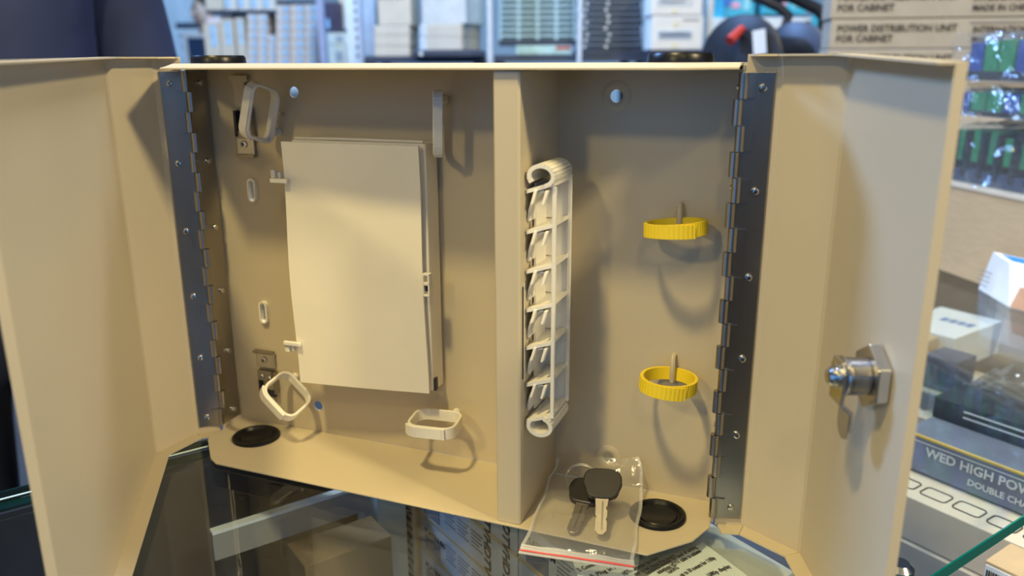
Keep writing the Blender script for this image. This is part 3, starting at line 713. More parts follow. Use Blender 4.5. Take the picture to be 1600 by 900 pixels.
for q in range(4): obj('blue_print', cbox(.160+.011*q, .168+.011*q, .868, .884, -.0301, -.0296), INKB, o)
krect('brown_sleeve_box', .140, .194, .775, .806, -.12, -.032, CARD, 'brown carton standing right in front of the white carton', 'box')
def blister(n0, n1, k0, k1, z0, z1, lab):
    mb = MB(); nx, ny = 10, 10; rnd = random.Random(int(n0*1000+k0*77))
    for j in range(ny+1):
        for i in range(nx+1):
            u, v = i/nx, j/ny; e = min(1, 5*min(u, 1-u, v, 1-v)); mb.v.append(C(n0+(n1-n0)*u, k0+(k1-k0)*v, z0+(z1-z0)*e*(1 if (i//2+j//2) % 2 else .6)+rnd.uniform(-.001, .001)))
    for j in range(ny):
        for i in range(nx): a = j*(nx+1)+i; mb.f.append((a, a+1, a+nx+2, a+nx+1))
    o = obj('blister_tray', mb, BLIST, None, True); tag(o, lab, 'blister pack', 'clear blister packs under the glass')
    obj('flange', cbox(n0-.004, n1+.004, k0-.004, k1+.004, z0-.0010, z0), BLIST, o); return o
blister(.255, .40, .68, .84, -.075, -.035, 'clear blister tray behind the black carton under the glass')
blister(.215, .245, .690, .735, -.080, -.040, 'clear blister tray beside the lock under the glass')
krect('blue_pack', .205, .245, .755, .80, -.080, -.040, NAVYB, 'dark blue pack lying between the clear blister trays', 'pack')
krect('tray_stand', .20, .43, .668, .86, -.194, -.0815, CARDG, 'grey carton carrying the clear blister trays under the glass', 'box')
bp_ = onz(232, 850, -.12); bn, bk_ = cs*bp_.x-sn*bp_.y, sn*bp_.x+cs*bp_.y
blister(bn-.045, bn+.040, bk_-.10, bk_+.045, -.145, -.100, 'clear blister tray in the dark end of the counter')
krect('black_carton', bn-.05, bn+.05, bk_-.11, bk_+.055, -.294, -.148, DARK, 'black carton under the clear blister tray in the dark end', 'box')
krect('dark_panel_box', .300, .40, .235, .30, -.194, -.030, NAVYB, 'dark blue carton behind the instruction sheet under the glass', 'box')
krect('pale_green_box', .415, .460, .06, .24, -.194, -.060, mat('pale_green_carton', (.52, .60, .47), .6), 'pale green carton below the right door bottom edge', 'box')

# ---- things standing on the counter to the right
bA, bB = onz(1440, 412, GT), onz(1640, 484, GT); ed = (bB-bA).normalized(); eb = V((-ed.y, ed.x, 0))
if eb.y < 0: eb = -eb
hB = .128
def free_box(name, a, ex, ey, lx, ly, z0, z1, m, lab, cat, grp=None, bevel=.001):
    p = [a, a+ex*lx, a+ex*lx+ey*ly, a+ey*ly]
    return tag(obj(name, MB().hexa([V((q.x, q.y, z0)) for q in p]+[V((q.x, q.y, z1)) for q in p]), m, None, bevel=bevel), lab, cat, grp)
a0 = bA-ed*.03
o = free_box('cardboard_box', a0, ed, eb, .32, .22, GT+.0002, hB, CARD, 'large plain cardboard box standing on the glass behind the right door', 'box')
obj('lid_flap', MB().hexa([V((*(q).xy, z)) for z in (hB-.004, hB+.0006) for q in (a0-eb*.002, a0+ed*.32-eb*.002, a0+ed*.32+eb*.22, a0+eb*.22)]), CARDL, o)
# wrapped connector packs on the cardboard box
def pack(z0, z1, rows, lab, dx=0.):
    o = empty('wrapped_pack', a0+ed*.16+eb*.09+V((0, 0, z0-a0.z)), lab, 'wrapped pack', 'wrapped connector packs on the cardboard box')
    h = z1-z0; rnd = random.Random(int(z0*1000))
    P_ = lambda x, y, z: a0+ed*(x+dx)+eb*y+V((0, 0, z-a0.z))
    def bx(name, x0, x1, y0, y1, za, zb, m, bev=.001):
        obj(name, MB().hexa([P_(x, y, z) for z in (za, zb) for x, y in ((x0, y0), (x1, y0), (x1, y1), (x0, y1))]), m, o, bevel=bev)
    bx('backing_tray', .02, .30, .02, .18, z0+.001, z0+h*.22, NAVYB if rows else DARK)
    for i in range(9):
        x = .03+.030*i+rnd.uniform(-.002, .002)
        if rows:
            obj('black_fin', MB().prism([P_(x, .018, z0+h*.1), P_(x+.011, .018, z0+h*.1), P_(x+.0085, .018, z0+h*.86), P_(x+.003, .018, z0+h*.86)], eb*.15), DARK, o, bevel=.001)
            bx('green_block', x+.013, x+.026, .024, .17, z0+h*.35, z0+h*(.75+.15*rnd.random()), GREENP)
        else:
            bx('green_block' if i % 3 else 'blue_block', x, x+.026, .022, .17, z0+h*.20, z0+h*(.78+.16*rnd.random()), (GREENP if i % 3 else BLUEP))
    mb = MB(); nx, ny = 22, 8
    for j in range(ny+1):
        for i in range(nx+1):
            u, v = i/nx, j/ny; x = .005+.31*u; y = -.004+.20*v
            top = z1+.004*math.sin(u*19+z0*60)+.003*math.sin(u*41+v*9)+rnd.uniform(-.003, .003)
            e = min(1, 9*min(v, 1-v)+.0)*min(1, 7*min(u, 1-u)); mb.v.append(P_(x+rnd.uniform(-.002, .002), y+(1-e)*.004, z0+.0005+(top-z0)*e))
    for j in range(ny):
        for i in range(nx): a = j*(nx+1)+i; mb.f.append((a, a+1, a+nx+2, a+nx+1))
    # front skirt of the wrap
    o2 = len(mb.v)
    for j in range(7):
        for i in range(nx+1):
            u = i/nx; mb.v.append(P_(.01+.30*u, .010+.006*math.sin(u*33+j)+rnd.uniform(-.003, .003), z0+h*(j/6)*1.07))
    for j in range(6):
        for i in range(nx): a = o2+j*(nx+1)+i; mb.f.append((a, a+1, a+nx+2, a+nx+1))
    obj('clear_wrap', mb, WRAP, o, True)
zp = hB+.001
pack(zp, zp+.085, True, 'wrapped pack with black fins and green blocks, lowest on the cardboard box')
pack(zp+.094, zp+.132, False, 'flat wrapped blue and green pack in the middle of the pile')
pack(zp+.143, zp+.205, False, 'wrapped pack with green blocks on top of the pile', .012)
# folded white and blue carton on the glass
q0 = onz(1528, 452, GT); q1 = onz(1576, 481, GT); wv = (q1-q0); lv = V((.62, -.62, 0)).normalized()*.07
o = empty('folded_leaflet_carton', q0, 'white and blue folded carton standing on the glass at the right', 'carton')
ap = (q0+q1)/2+V((.006, .012, .062))
mb = MB().hexa([q0+V((0, 0, .0003)), q1+V((0, 0, .0003)), q1+lv+V((0, 0, .0003)), q0+lv+V((0, 0, .0003)), q0*.35+ap*.65+V((-.004, 0, .018)), q1*.55+ap*.45+V((0, 0, .026)), q1*.55+ap*.45+lv+V((0, 0, .026)), q0*.35+ap*.65+lv+V((-.004, 0, .018))])
obj('carton_body', mb, WHITEB, o, bevel=.001)
n_ = (q1-q0).cross(ZV).normalized()
if n_.dot(CAM-q0) < 0: n_ = -n_
T0, T1 = q0*.35+ap*.65+V((-.004, 0, .018)), q1*.55+ap*.45+V((0, 0, .026))
obj('blue_patch', MB().hexa([T0*(1-u)+T1*u+lv*t+V((0, 0, dz)) for dz in (.0002, .0008) for u, t in ((.2, .12), (.8, .12), (.8, .6), (.2, .6))]), mat('blue_print', (.02, .25, .75), .4), o)
txm = frame(wv.normalized(), (ap-(q0+q1)/2).normalized(), wv.normalized().cross((ap-(q0+q1)/2).normalized()), q0+wv*.1+V((0, 0, .03))+n_*.006)

for q in range(4): inst('print_line', MB().box((.016, -.006*q, 0), (.030-.004*(q % 2), .0012, .0003)).mesh('print_line', INKG), o, txm)
obj('orange_panel', MB().hexa([q1+lv*t+V((0, 0, z))+n_*.0012 for z, t in ((.002, .05), (.002, .9), (.034, .9), (.030, .18)) for _ in (0,)]+[q1+lv*t+V((0, 0, z))+n_*.0022 for z, t in ((.002, .05), (.002, .9), (.034, .9), (.030, .18))]), mat('salmon_card', (.72, .42, .26), .5), o)

# ================================================================== BACKGROUND
CYW = YAW
def bgbox(name, x0, y0, x1, y1, d, depth, m, lab, cat='box', grp=None, rot=0., bevel=.002, parent=None, anchor=False):
    """box whose front rectangle spans those directions at horizontal distance d"""
    yb = (y0+y1)/2
    a, b = at(x0, yb, d), at(x1, yb, d); xm = (x0+x1)/2
    zt, zb = at(xm, y0, d).z, at(xm, y1, d).z
    ex = V((math.cos(CYW+rot), math.sin(CYW+rot), 0)); ey = V((-ex.y, ex.x, 0)); c = (a+b)/2; w_ = (b-a).length; A0 = c-ex*w_/2
    if anchor: A0 = V(a)
    p = [A0, A0+ex*w_, A0+ex*w_+ey*depth, A0+ey*depth]
    mb = MB().hexa([V((q.x, q.y, zb)) for q in p]+[V((q.x, q.y, zt)) for q in p])
    o = obj(name, mb, m, parent, bevel=bevel)
    if parent is None: tag(o, lab, cat, grp)
    o_ = dict(o=o, a=A0, ex=ex, ey=ey, w=w_, zt=zt, zb=zb); return o_
def face_text(B, s_, size, u, v, m, sx=1., bold=0.):
    z = B['zb']+(B['zt']-B['zb'])*v; p = B['a']+B['ex']*(B['w']*u)-B['ey']*.0012
    return text(s_, size, m, frame(B['ex'], ZV, -B['ey'], V((p.x, p.y, z))), B['o'], sx=sx, bold=bold)
def face_patch(B, name, u0, u1, v0, v1, m):
    z0, z1 = [B['zb']+(B['zt']-B['zb'])*v for v in (v0, v1)]; ps = [B['a']+B['ex']*(B['w']*u)-B['ey']*t for t in (.0001, .0014) for u in (u0, u1)]
    mb = MB().hexa([V((ps[i].x, ps[i].y, z)) for z in (z0, z1) for i in (0, 1, 3, 2)]); return obj(name, mb, m, B['o'])

# ---- power strip cartons at right (stacked long boxes)
for i, (y0, y1) in enumerate(((-68, -20), (-20, 30), (30, 77), (77, 122), (122, 168))):
    dx = (4, 2, 0, -6, -4)[i]
    B = bgbox('power_strip_carton', 1297+dx, y0, 1760+dx, y1-1.2, 1.62, .10, mat('greyish_kraft_board', (.40, .355, .295), .75, var=.05, vscale=30), 'long grey brown printed carton, %s from the top of the stack behind the wrapped packs' % ORD[i], 'box', 'long power unit cartons', rot=-.20, anchor=True)
    face_text(B, 'POWER DISTRIBUTION UNIT', .0175, .02, .58, INK, sx=.92, bold=.0004); face_text(B, 'FOR CABINET', .0175, .02, .24, INK, sx=.92, bold=.0004)
    face_text(B, 'INTERNATIONALLY STANDARD', .0155, .44, .52, INK, sx=.9, bold=.0004); face_text(B, 'MADE IN CHINA', .0155, .44, .20, INK, sx=.9, bold=.0004)
    face_patch(B, 'printed_rule', .43, .80, .84, .87, INKG)
# support crate below the stack
B = bgbox('storage_crate', 1292, 170, 1760, 330, 1.62, .12, CARDG, 'plain grey brown crate beneath the long printed cartons', rot=-.20, anchor=True)
B = bgbox('storage_crate', 1292, 331, 1760, 560, 1.62, .12, CARDG, 'plain crate on the floor side behind the cardboard box', rot=-.20, anchor=True)
bz = B['zb']
tag(obj('support_plinth', MB().hexa([V((q.x, q.y, z)) for z in (ZF, bz) for q in (B['a'], B['a']+B['ex']*B['w'], B['a']+B['ex']*B['w']+B['ey']*.12, B['a']+B['ey']*.12)]), SHELFM, None), 'dark blue plinth under the plain crates behind the counter', 'plinth')

# ---- cable reel
rl = empty('cable_reel', at(1190, 120, 2.0), 'black plastic cable reel with carrying handle standing behind the cabinet', 'cable reel')
e1 = V((math.cos(CYW), math.sin(CYW), 0)); fw = FH.copy()
def disc(px, py, d, rx, nrm, th, name, m):
    c = at(px, py, d); z = nrm.normalized(); x = ZV.cross(z).normalized(); y = z.cross(x)
    return obj(name, MB().lathe([(0, -th/2), (rx*.93, -th/2), (rx, -th*.2), (rx, th*.2), (rx*.93, th/2), (0, th/2)], 40, frame(x, y, z, c)), m, rl, True), c, frame(x, y, z, c)
REELM = mat('reel_black_plastic', (.020, .024, .036), .38, var=.2)
nrm = (-fw - e1).normalized()
d1, c1, f1 = disc(1157, 98, 1.90, .104, nrm, .012, 'front_flange', REELM)
d2, c2, f2 = disc(1240, 98, 2.02, .094, nrm, .012, 'rear_flange', mat('reel_navy_plastic', (.05, .07, .13), .35, var=.1))
obj('drum', MB().tube([c1, c2], .060, 24), REELM, rl, True)
obj('hub_plate', MB().lathe([(0, .0), (.062, .0), (.060, .008), (.035, .010), (0, .014)], 30, f1 @ Matrix.Translation((0, 0, .005))), REELM, rl, True)
p0, p1 = at(1140, 64, 1.865), at(1160, 44, 1.885)
obj('red_switch', MB().tube([p0, p1], [.012, .009], 12), REDI, rl, True)
lc = at(1189, 66, 1.850)+nrm*.006
obj('white_label', MB().box(lc, (.030, .052, .002), f1.to_3x3() @ Matrix.Rotation(.15, 3, 'Z')), WHITEB, rl)
hpth = [at(1228, 95, 2.06), at(1226, 45, 2.06), at(1232, 24, 2.06), at(1218, 12, 2.06), at(1180, -6, 2.06)]
obj('handle', MB().tube(hpth, .012, 12), REELM, rl, True)
hpth = [at(1283, 95, 2.14), at(1284, 62, 2.14), at(1288, 28, 2.14), at(1276, 14, 2.14), at(1235, -6, 2.14), at(1180, -6, 2.06)]
obj('handle', MB().tube(hpth, .015, 12), REELM, rl, True)
for cc in (at(1160, 168, 1.90), at(1238, 164, 2.02)): obj('foot', MB().box(cc, (.10, .03, .03), Matrix.Rotation(CYW, 3, 'Z')), REELM, rl)
zr_ = at(1200, 178, 1.95).z
q = at(1195, 178, 1.99)
tag(obj('low_shelf', MB().box((q.x, q.y, zr_-.012), (.26, .26, .02), Matrix.Rotation(CYW, 3, 'Z')).box((q.x-.10, q.y-.04, (zr_+ZF)/2-.01), (.03, .18, zr_-ZF-.03), Matrix.Rotation(CYW, 3, 'Z')).box((q.x+.10, q.y+.04, (zr_+ZF)/2-.01), (.03, .18, zr_-ZF-.03), Matrix.Rotation(CYW, 3, 'Z')), SHELFM, None), 'dark blue low bench carrying the cable reel', 'bench')

# ---- shelving frame of the back row
def shelf(name, x0, x1, y, d, depth, lab):
    a, b = at(x0, y, d), at(x1, y, d); ex = V((math.cos(CYW), math.sin(CYW), 0)); ey = V((-ex.y, ex.x, 0)); w_ = (b-a).length
    o = empty(name, V(((a+b)/2).to_tuple()[:2]+(ZF,)), lab, 'shelf')
    def bd(z): obj('shelf_board', MB().hexa([V((*(q).xy, zz)) for zz in (z-.02, z) for q in (a-ey*.008, a+ex*w_-ey*.008, a+ex*w_+ey*depth, a+ey*depth)]), SHELFM, o)
    bd(a.z)
    for p in (a, a+ex*w_-ex*.03, a+ey*(depth-.03), a+ex*(w_-.03)+ey*(depth-.03)): obj('leg', MB().hexa([V((*(q).xy, z)) for z in (ZF, a.z-.0202) for q in (p, p+ex*.03, p+ex*.03+ey*.03, p+ey*.03)]), SHELFM, o)
    return a.z, o, bd
# centre: black mesh shelf with slim white trays and dark devices
shelf('steel_shelf', 772, 1010, 86, 2.6, .40, 'dark steel shelf holding the slim devices in the middle of the back row')
for r_ in range(11):
    y0 = 61-r_*9.4
    B = bgbox('slim_device', 780, y0-7.4, 900, y0+1.2, 2.6, .22, mat('pale_teal_device', (.42, .60, .66), .4, var=.1), 'slim pale teal device with four dark windows, %s from the bottom of its pile' % ORD[r_], 'device', 'pale slim devices on the back shelf', bevel=.001)
    for q in range(4): face_patch(B, 'dark_window', .03+.245*q, .03+.245*q+.20, .12, .55, mat('dark_teal_window', (.03, .075, .085), .3))
B = bgbox('device_riser', 779, 62.4, 902, 70, 2.6, .24, SHELFM, 'dark riser tray below the pale slim devices', 'tray')
B = bgbox('coloured_sleeve', 806, 71, 893, 85.2, 2.6, .2, mat('pale_green_sleeve', (.45, .66, .64), .5, var=.3, vscale=25), 'pale green packet with a red stripe lying below the riser tray', 'packet')
face_patch(B, 'red_stripe', .72, .98, .55, .9, REDI)
for r_ in range(10):
    y0 = 76-r_*9.6
    B = bgbox('network_device', 908+(r_*7) % 5, y0-7.0, 1004-(r_*5) % 4, y0+1.6, 2.6, .25, mat('navy_device_case', (.035, .05, .085), .3, var=.2), 'flat navy device with shiny studs, %s from the bottom of its pile' % ORD[r_], 'device', 'navy flat devices on the back shelf', bevel=.001)
    face_patch(B, 'pale_edge', .02, .98, .82, .98, mat('pale_case_edge', (.30, .36, .44), .3))
    for u in (.03, .38+.02*(r_ % 3)): face_patch(B, 'stud', u, u+.05, .3, .75, mat('white_stud', (.85, .9, .95), .3))
    face_patch(B, 'dark_port', .60, .86, .15, .55, INK)
B = bgbox('device_riser', 905, 78, 1008, 85.2, 2.6, .26, SHELFM, 'dark riser tray below the navy flat devices', 'tray')
# upright posts
def post(x0, x1, d, lab, m=POSTM, holes_=False):
    a, b = at(x0, 40, d), at(x1, 40, d); ex = (b-a).normalized(); ey = V((-ex.y, ex.x, 0)); w_ = (b-a).length
    o = empty('shelf_upright', V((a.x, a.y, ZF)), lab, 'shelf post')
    obj('profile', MB().hexa([V((*(q).xy, z)) for z in (ZF, 1.3) for q in (a, b, b+ey*.035, a+ey*.035)]), m, o, bevel=.002)
    if holes_:
        for i in range(16):
            z = at((x0+x1)/2, 90-i*14, d).z; p = a+ex*w_*.55-ey*.0012
            obj('punched_hole', MB().hexa([V((*(q).xy, zz)) for zz in (z, z+.011) for q in (p, p+ex*.008, p+ex*.008+ey*.0015, p+ey*.0015)]), INK, o)
post(761, 769, 2.5, 'thin white shelf upright between the tan cartons and the slim devices')
post(903, 910, 2.53, 'thin white shelf upright between the pale and navy devices')
post(1106, 1114, 2.45, 'thin white shelf upright beside the white cartons')
post(541, 566, 2.9, 'wide pale blue perforated shelf upright left of the tan cartons', POSTM, True)
post(496, 507, 3.2, 'lilac shelf upright beside the stickered cartons', mat('lilac_upright', (.40, .42, .58), .4))
# white cartons
for i, (y0, y1) in enumerate(((-26, 24), (24.6, 78))):
    B = bgbox('white_carton', 1018, y0, 1098, y1-.6, 2.4, .12, WHITEB, ('upper', 'lower')[i]+' white carton with pale blue print right of the navy devices', 'box', 'white printed cartons')
    face_patch(B, 'printed_frame', .12, .80, .30, .56, mat('pale_blue_print', (.55, .68, .85), .5)); face_patch(B, 'printed_frame', .15, .77, .34, .52, WHITEB)
    face_patch(B, 'printed_word', .2, .68, .39, .46, mat('faint_blue_ink', (.45, .55, .78), .5)); face_patch(B, 'yellow_dot', .40, .50, .68, .84, mat('cream_print', (.80, .78, .60), .5))
    face_patch(B, 'yellow_dot', .40, .50, .06, .20, MATS['cream_print']); face_patch(B, 'handle_slit', .60, .92, .86, .89, INK)
B = bgbox('display_ledge', 1018, 78.2, 1104, 120, 2.4, .13, SHELFM, 'dark ledge below the white cartons', 'ledge')
ledge = B
tag(obj('ledge_stand', MB().hexa([V((*(q).xy, z)) for z in (ZF, B['zb']) for q in (B['a'], B['a']+B['ex']*B['w'], B['a']+B['ex']*B['w']+B['ey']*.13, B['a']+B['ey']*.13)]), SHELFM, None), 'dark stand under the ledge with the white cartons', 'stand')
# cyan cartons and pale one behind the reel
for i, (x0, y0, x1, y1, m, lab) in enumerate(((1130, -30, 1180, 27, CYAN, 'left cyan carton with pink and white print above the cable reel'), (1192, -30, 1262, 22, CYAN, 'right cyan carton behind the reel handle'),
                                              (1112, 28, 1264, 118, WHITEB, 'long white carton lying under the cyan cartons behind the reel'), (1266, 24, 1300, 118, CYAN, 'narrow cyan carton at the end of the long printed cartons'))):
    B = bgbox('gift_carton', x0, y0, x1, y1, 2.75, .12, m, lab, 'box', 'cartons behind the cable reel')
    if i < 2:
        face_patch(B, 'pink_print', .25, .55, .25, .42, mat('pink_ink', (.85, .45, .60), .5)); face_patch(B, 'white_badge', .66, .84, .2, .7, mat('aqua_print', (.35, .72, .82), .5)); face_patch(B, 'blue_corner', .0, .3, .3, 1., mat('royal_print', (.05, .22, .60), .5))
    if i == 2: face_patch(B, 'pink_print', .62, .80, .55, .72, mat('pink_ink', (.85, .45, .60), .5)); face_patch(B, 'dark_end', .94, .99, .5, .95, INK)
B = bgbox('carton_base', 1110, 118.5, 1302, 160, 2.75, .2, SHELFM, 'dark bench behind the reel carrying cyan cartons', 'bench')
tag(obj('bench_stand', MB().hexa([V((*(q).xy, z)) for z in (ZF, B['zb']) for q in (B['a'], B['a']+B['ex']*B['w'], B['a']+B['ex']*B['w']+B['ey']*.2, B['a']+B['ey']*.2)]), SHELFM, None), 'dark stand under the bench behind the reel', 'stand')
# tan cartons left of centre
shelf('steel_shelf', 570, 755, 88.5, 2.7, .38, 'dark steel shelf under the tan cartons left of the slim devices')
for i, (y0, y1) in enumerate(((40, 55.5), (56, 72), (72.5, 88))):
    B = bgbox('flat_carton', 585, y0, 640, y1, 2.7, .25, CARDL, 'pale flat carton, %s from the top of the low pile by the perforated upright' % ORD[i], 'box', 'flat pale cartons')
B = bgbox('tall_carton', 590, -40, 641, 39.6, 2.7, .25, CARDL, 'pale carton with a row of printed handling symbols on the flat pile', 'box')
for q in range(5):
    face_patch(B, 'handling_symbol', .06+.17*q, .13+.17*q, .52, .66, INKB); face_patch(B, 'handling_symbol', .03+.17*q, .08+.17*q, .55, .60, INKB)
for i, (y0, y1) in enumerate(((38, 57.5), (58, 78))):
    B = bgbox('wide_carton', 654, y0, 724, y1, 2.68, .16, CARDL, '%s wide peach carton with a barcode strip below the large carton' % ('upper', 'lower')[i], 'box', 'wide peach cartons', rot=-.35)
    face_patch(B, 'white_label', -.01, .14, .05, .98, WHITEB)
    for q in range(3): face_patch(B, 'label_line', .01, .12, .2+.25*q, .28+.25*q, STICK)
B = bgbox('large_carton', 655, -46, 730, 37.5, 2.68, .16, mat('pale_grey_carton', (.66, .66, .63), .7), 'large pale grey carton on the wide peach cartons', 'box', rot=-.35)
B = bgbox('black_base_box', 645, 78.5, 756, 88, 2.62, .2, SHELFM, 'black flat case with a white knob under the wide cartons', 'case')
face_patch(B, 'white_knob', .09, .14, .15, .75, mat('white_stud', (.85, .9, .95), .3))
B = bgbox('blue_grey_panel', 566, -46, 586, 88, 2.85, .3, mat('blue_grey_sheet', (.42, .50, .62), .5), 'tall blue grey panel between the perforated upright and tan cartons', 'panel')
# stickered small cartons, three columns and two columns
zs, _, bd = shelf('steel_shelf', 318, 545, 104, 3.4, .5, 'dark steel shelf with the stickered small cartons at the left')
cnt = 0
for ci, (x0, x1, ytop, n, dep) in enumerate(((431, 452.5, 8, 7, 'first'), (453, 474.5, 7.5, 7, 'second'), (475, 496, 7, 7, 'third'), (386, 401.5, 22, 6, 'fourth'), (402, 417.5, 22, 6, 'fifth'), (418, 430, 55, 4, 'sixth'))):
    h = (103.6-ytop)/n
    for r_ in range(n):
        B = bgbox('sticker_carton', x0+.4, ytop+h*r_, x1-.4, ytop+h*(r_+1)-.5, 3.4, .16, mat('peach_carton', (.70, .60, .54), .7), 'small peach carton with blue sticker, %s from top in the %s column at left' % (ORD[r_], dep), 'box', 'small stickered cartons', bevel=.001)
        face_patch(B, 'blue_sticker', .50, .94, .15, .85, STICK)
# shelf above with more cartons
B = bgbox('upper_shelf_board', 320, 16, 431, 20.5, 3.4, .4, SHELFM, 'thin dark shelf board above the lower left columns', 'shelf')
B = bgbox('upper_shelf_board', 431.5, 1.5, 497, 6.5, 3.4, .4, SHELFM, 'thin dark shelf board above the three tall columns', 'shelf')
for i, x in enumerate((349, 370, 390, 410)):
    B = bgbox('sticker_carton', x, -22, x+19, 15.8, 3.4, .16, mat('pale_peach_carton', (.72, .68, .62), .7), 'pale upright carton, %s from the left on the thin upper board' % ORD[i], 'box', 'pale cartons on the upper board')
    face_patch(B, 'blue_sticker', .1, .5, .1, .8, STICK)
B = bgbox('sticker_carton', 320, -22, 347, 15.8, 3.4, .16, CARDL, 'wide tan carton at the left end of the thin upper board', 'box')
for i, (x0, x1, y0) in enumerate(((320, 344, 36), (345, 366, 30), (369, 383, 28))):
    B = bgbox('leaning_carton', x0, y0, x1, 103.6, 3.4, .16, CARDL, 'upright tan carton with faded sticker, %s from the left under the upper board' % ORD[i], 'box', 'upright tan cartons')
    face_patch(B, 'blue_sticker', .45, .80, .45, .95, STICK)
B = bgbox('red_white_packet', 323, 28, 343, 35.8, 3.4, .1, mat('pink_white_packet', (.85, .70, .72), .5), 'small pink and white packet lying on the leftmost upright carton', 'packet')
B = bgbox('grey_tin', 345, 18, 362, 29.7, 3.45, .1, mat('pale_grey_tin', (.62, .64, .68), .5), 'pale grey pack with a round mark on the second upright carton', 'pack')
B = bgbox('purple_carton', 503, 4, 533, 50, 3.3, .2, PURPLE, 'dark purple carton with a pale round print on the white boxes', 'box')
face_patch(B, 'round_print', .05, .38, .12, .45, STICK)
for i, (y0, y1) in enumerate(((51, 69.5), (70, 104))):
    B = bgbox('cream_box', 507, y0, 543, y1, 3.3, .2, mat('cream_carton', (.74, .74, .66), .6), ('upper', 'lower')[i]+' cream carton with a small grey label below the purple carton', 'box', 'cream cartons')
    face_patch(B, 'grey_label', .50, .80, .25, .70, mat('grey_blue_label', (.38, .45, .55), .5))
tag(obj('post_bracket', MB().box(at(538, 20, 3.35), (.03, .02, .12), Matrix.Rotation(CYW, 3, 'Z')), CARDL, None), 'pale strip beside the purple carton on the shelf', 'strip')
# monitor and desk far left
B = bgbox('monitor', 287, 52, 345, 100, 5.2, .04, mat('white_monitor_shell', (.80, .84, .88), .4), 'white framed monitor with a dark screen in front of the seated clerk', 'monitor')
face_patch(B, 'screen', .12, .90, .08, .86, mat('dark_screen', (.02, .035, .09), .2))
mz = B['zb']; mc = B['a']+B['ex']*(B['w']/2)+B['ey']*.02
obj('stand', MB().hexa([V((mc.x+dx, mc.y+dy, z)) for z in (mz-.12, mz+.02) for dx, dy in ((-.03, -.01), (.03, -.01), (.03, .02), (-.03, .02))]).box((mc.x, mc.y, mz-.125), (.20, .14, .012)), WHITEB, B['o'])
dt = empty('office_desk', (mc.x, mc.y, ZF), 'plain white desk under the white framed monitor', 'desk')
dz = mz-.1315
obj('desk_top', MB().box((mc.x, mc.y+.15, dz-.015), (1.3, .8, .03), Matrix.Rotation(CYW, 3, 'Z')), WHITEB, dt)
for sx_ in (-.55, .55):
    for sy_ in (-.3, .3):
        p = Matrix.Rotation(CYW, 3, 'Z') @ V((sx_, sy_, 0)); obj('leg', MB().box((mc.x+p.x, mc.y+.15+p.y, (ZF+dz-.03)/2), (.05, .05, dz-.03-ZF)), WHITEB, dt)
# wall mouldings
for y, n in ((40, 1), (50, 2)):
    a, b = at(200, y, 8.2), at(330, y, 8.2); tag(obj('trim_%d' % n, MB().box((a+b)/2, (3.5, .03, .05), Matrix.Rotation(CYW, 3, 'Z')), (SHELFM if n == 1 else WHITEB), None), kind='structure')
B = bgbox('trim_3', 150, -160, 345, 330, 8.3, .05, WALLM, '', '', rot=0); B['o']['kind'] = 'structure'
for k_ in ('label', 'category'):
    if k_ in B['o']: del B['o'][k_]

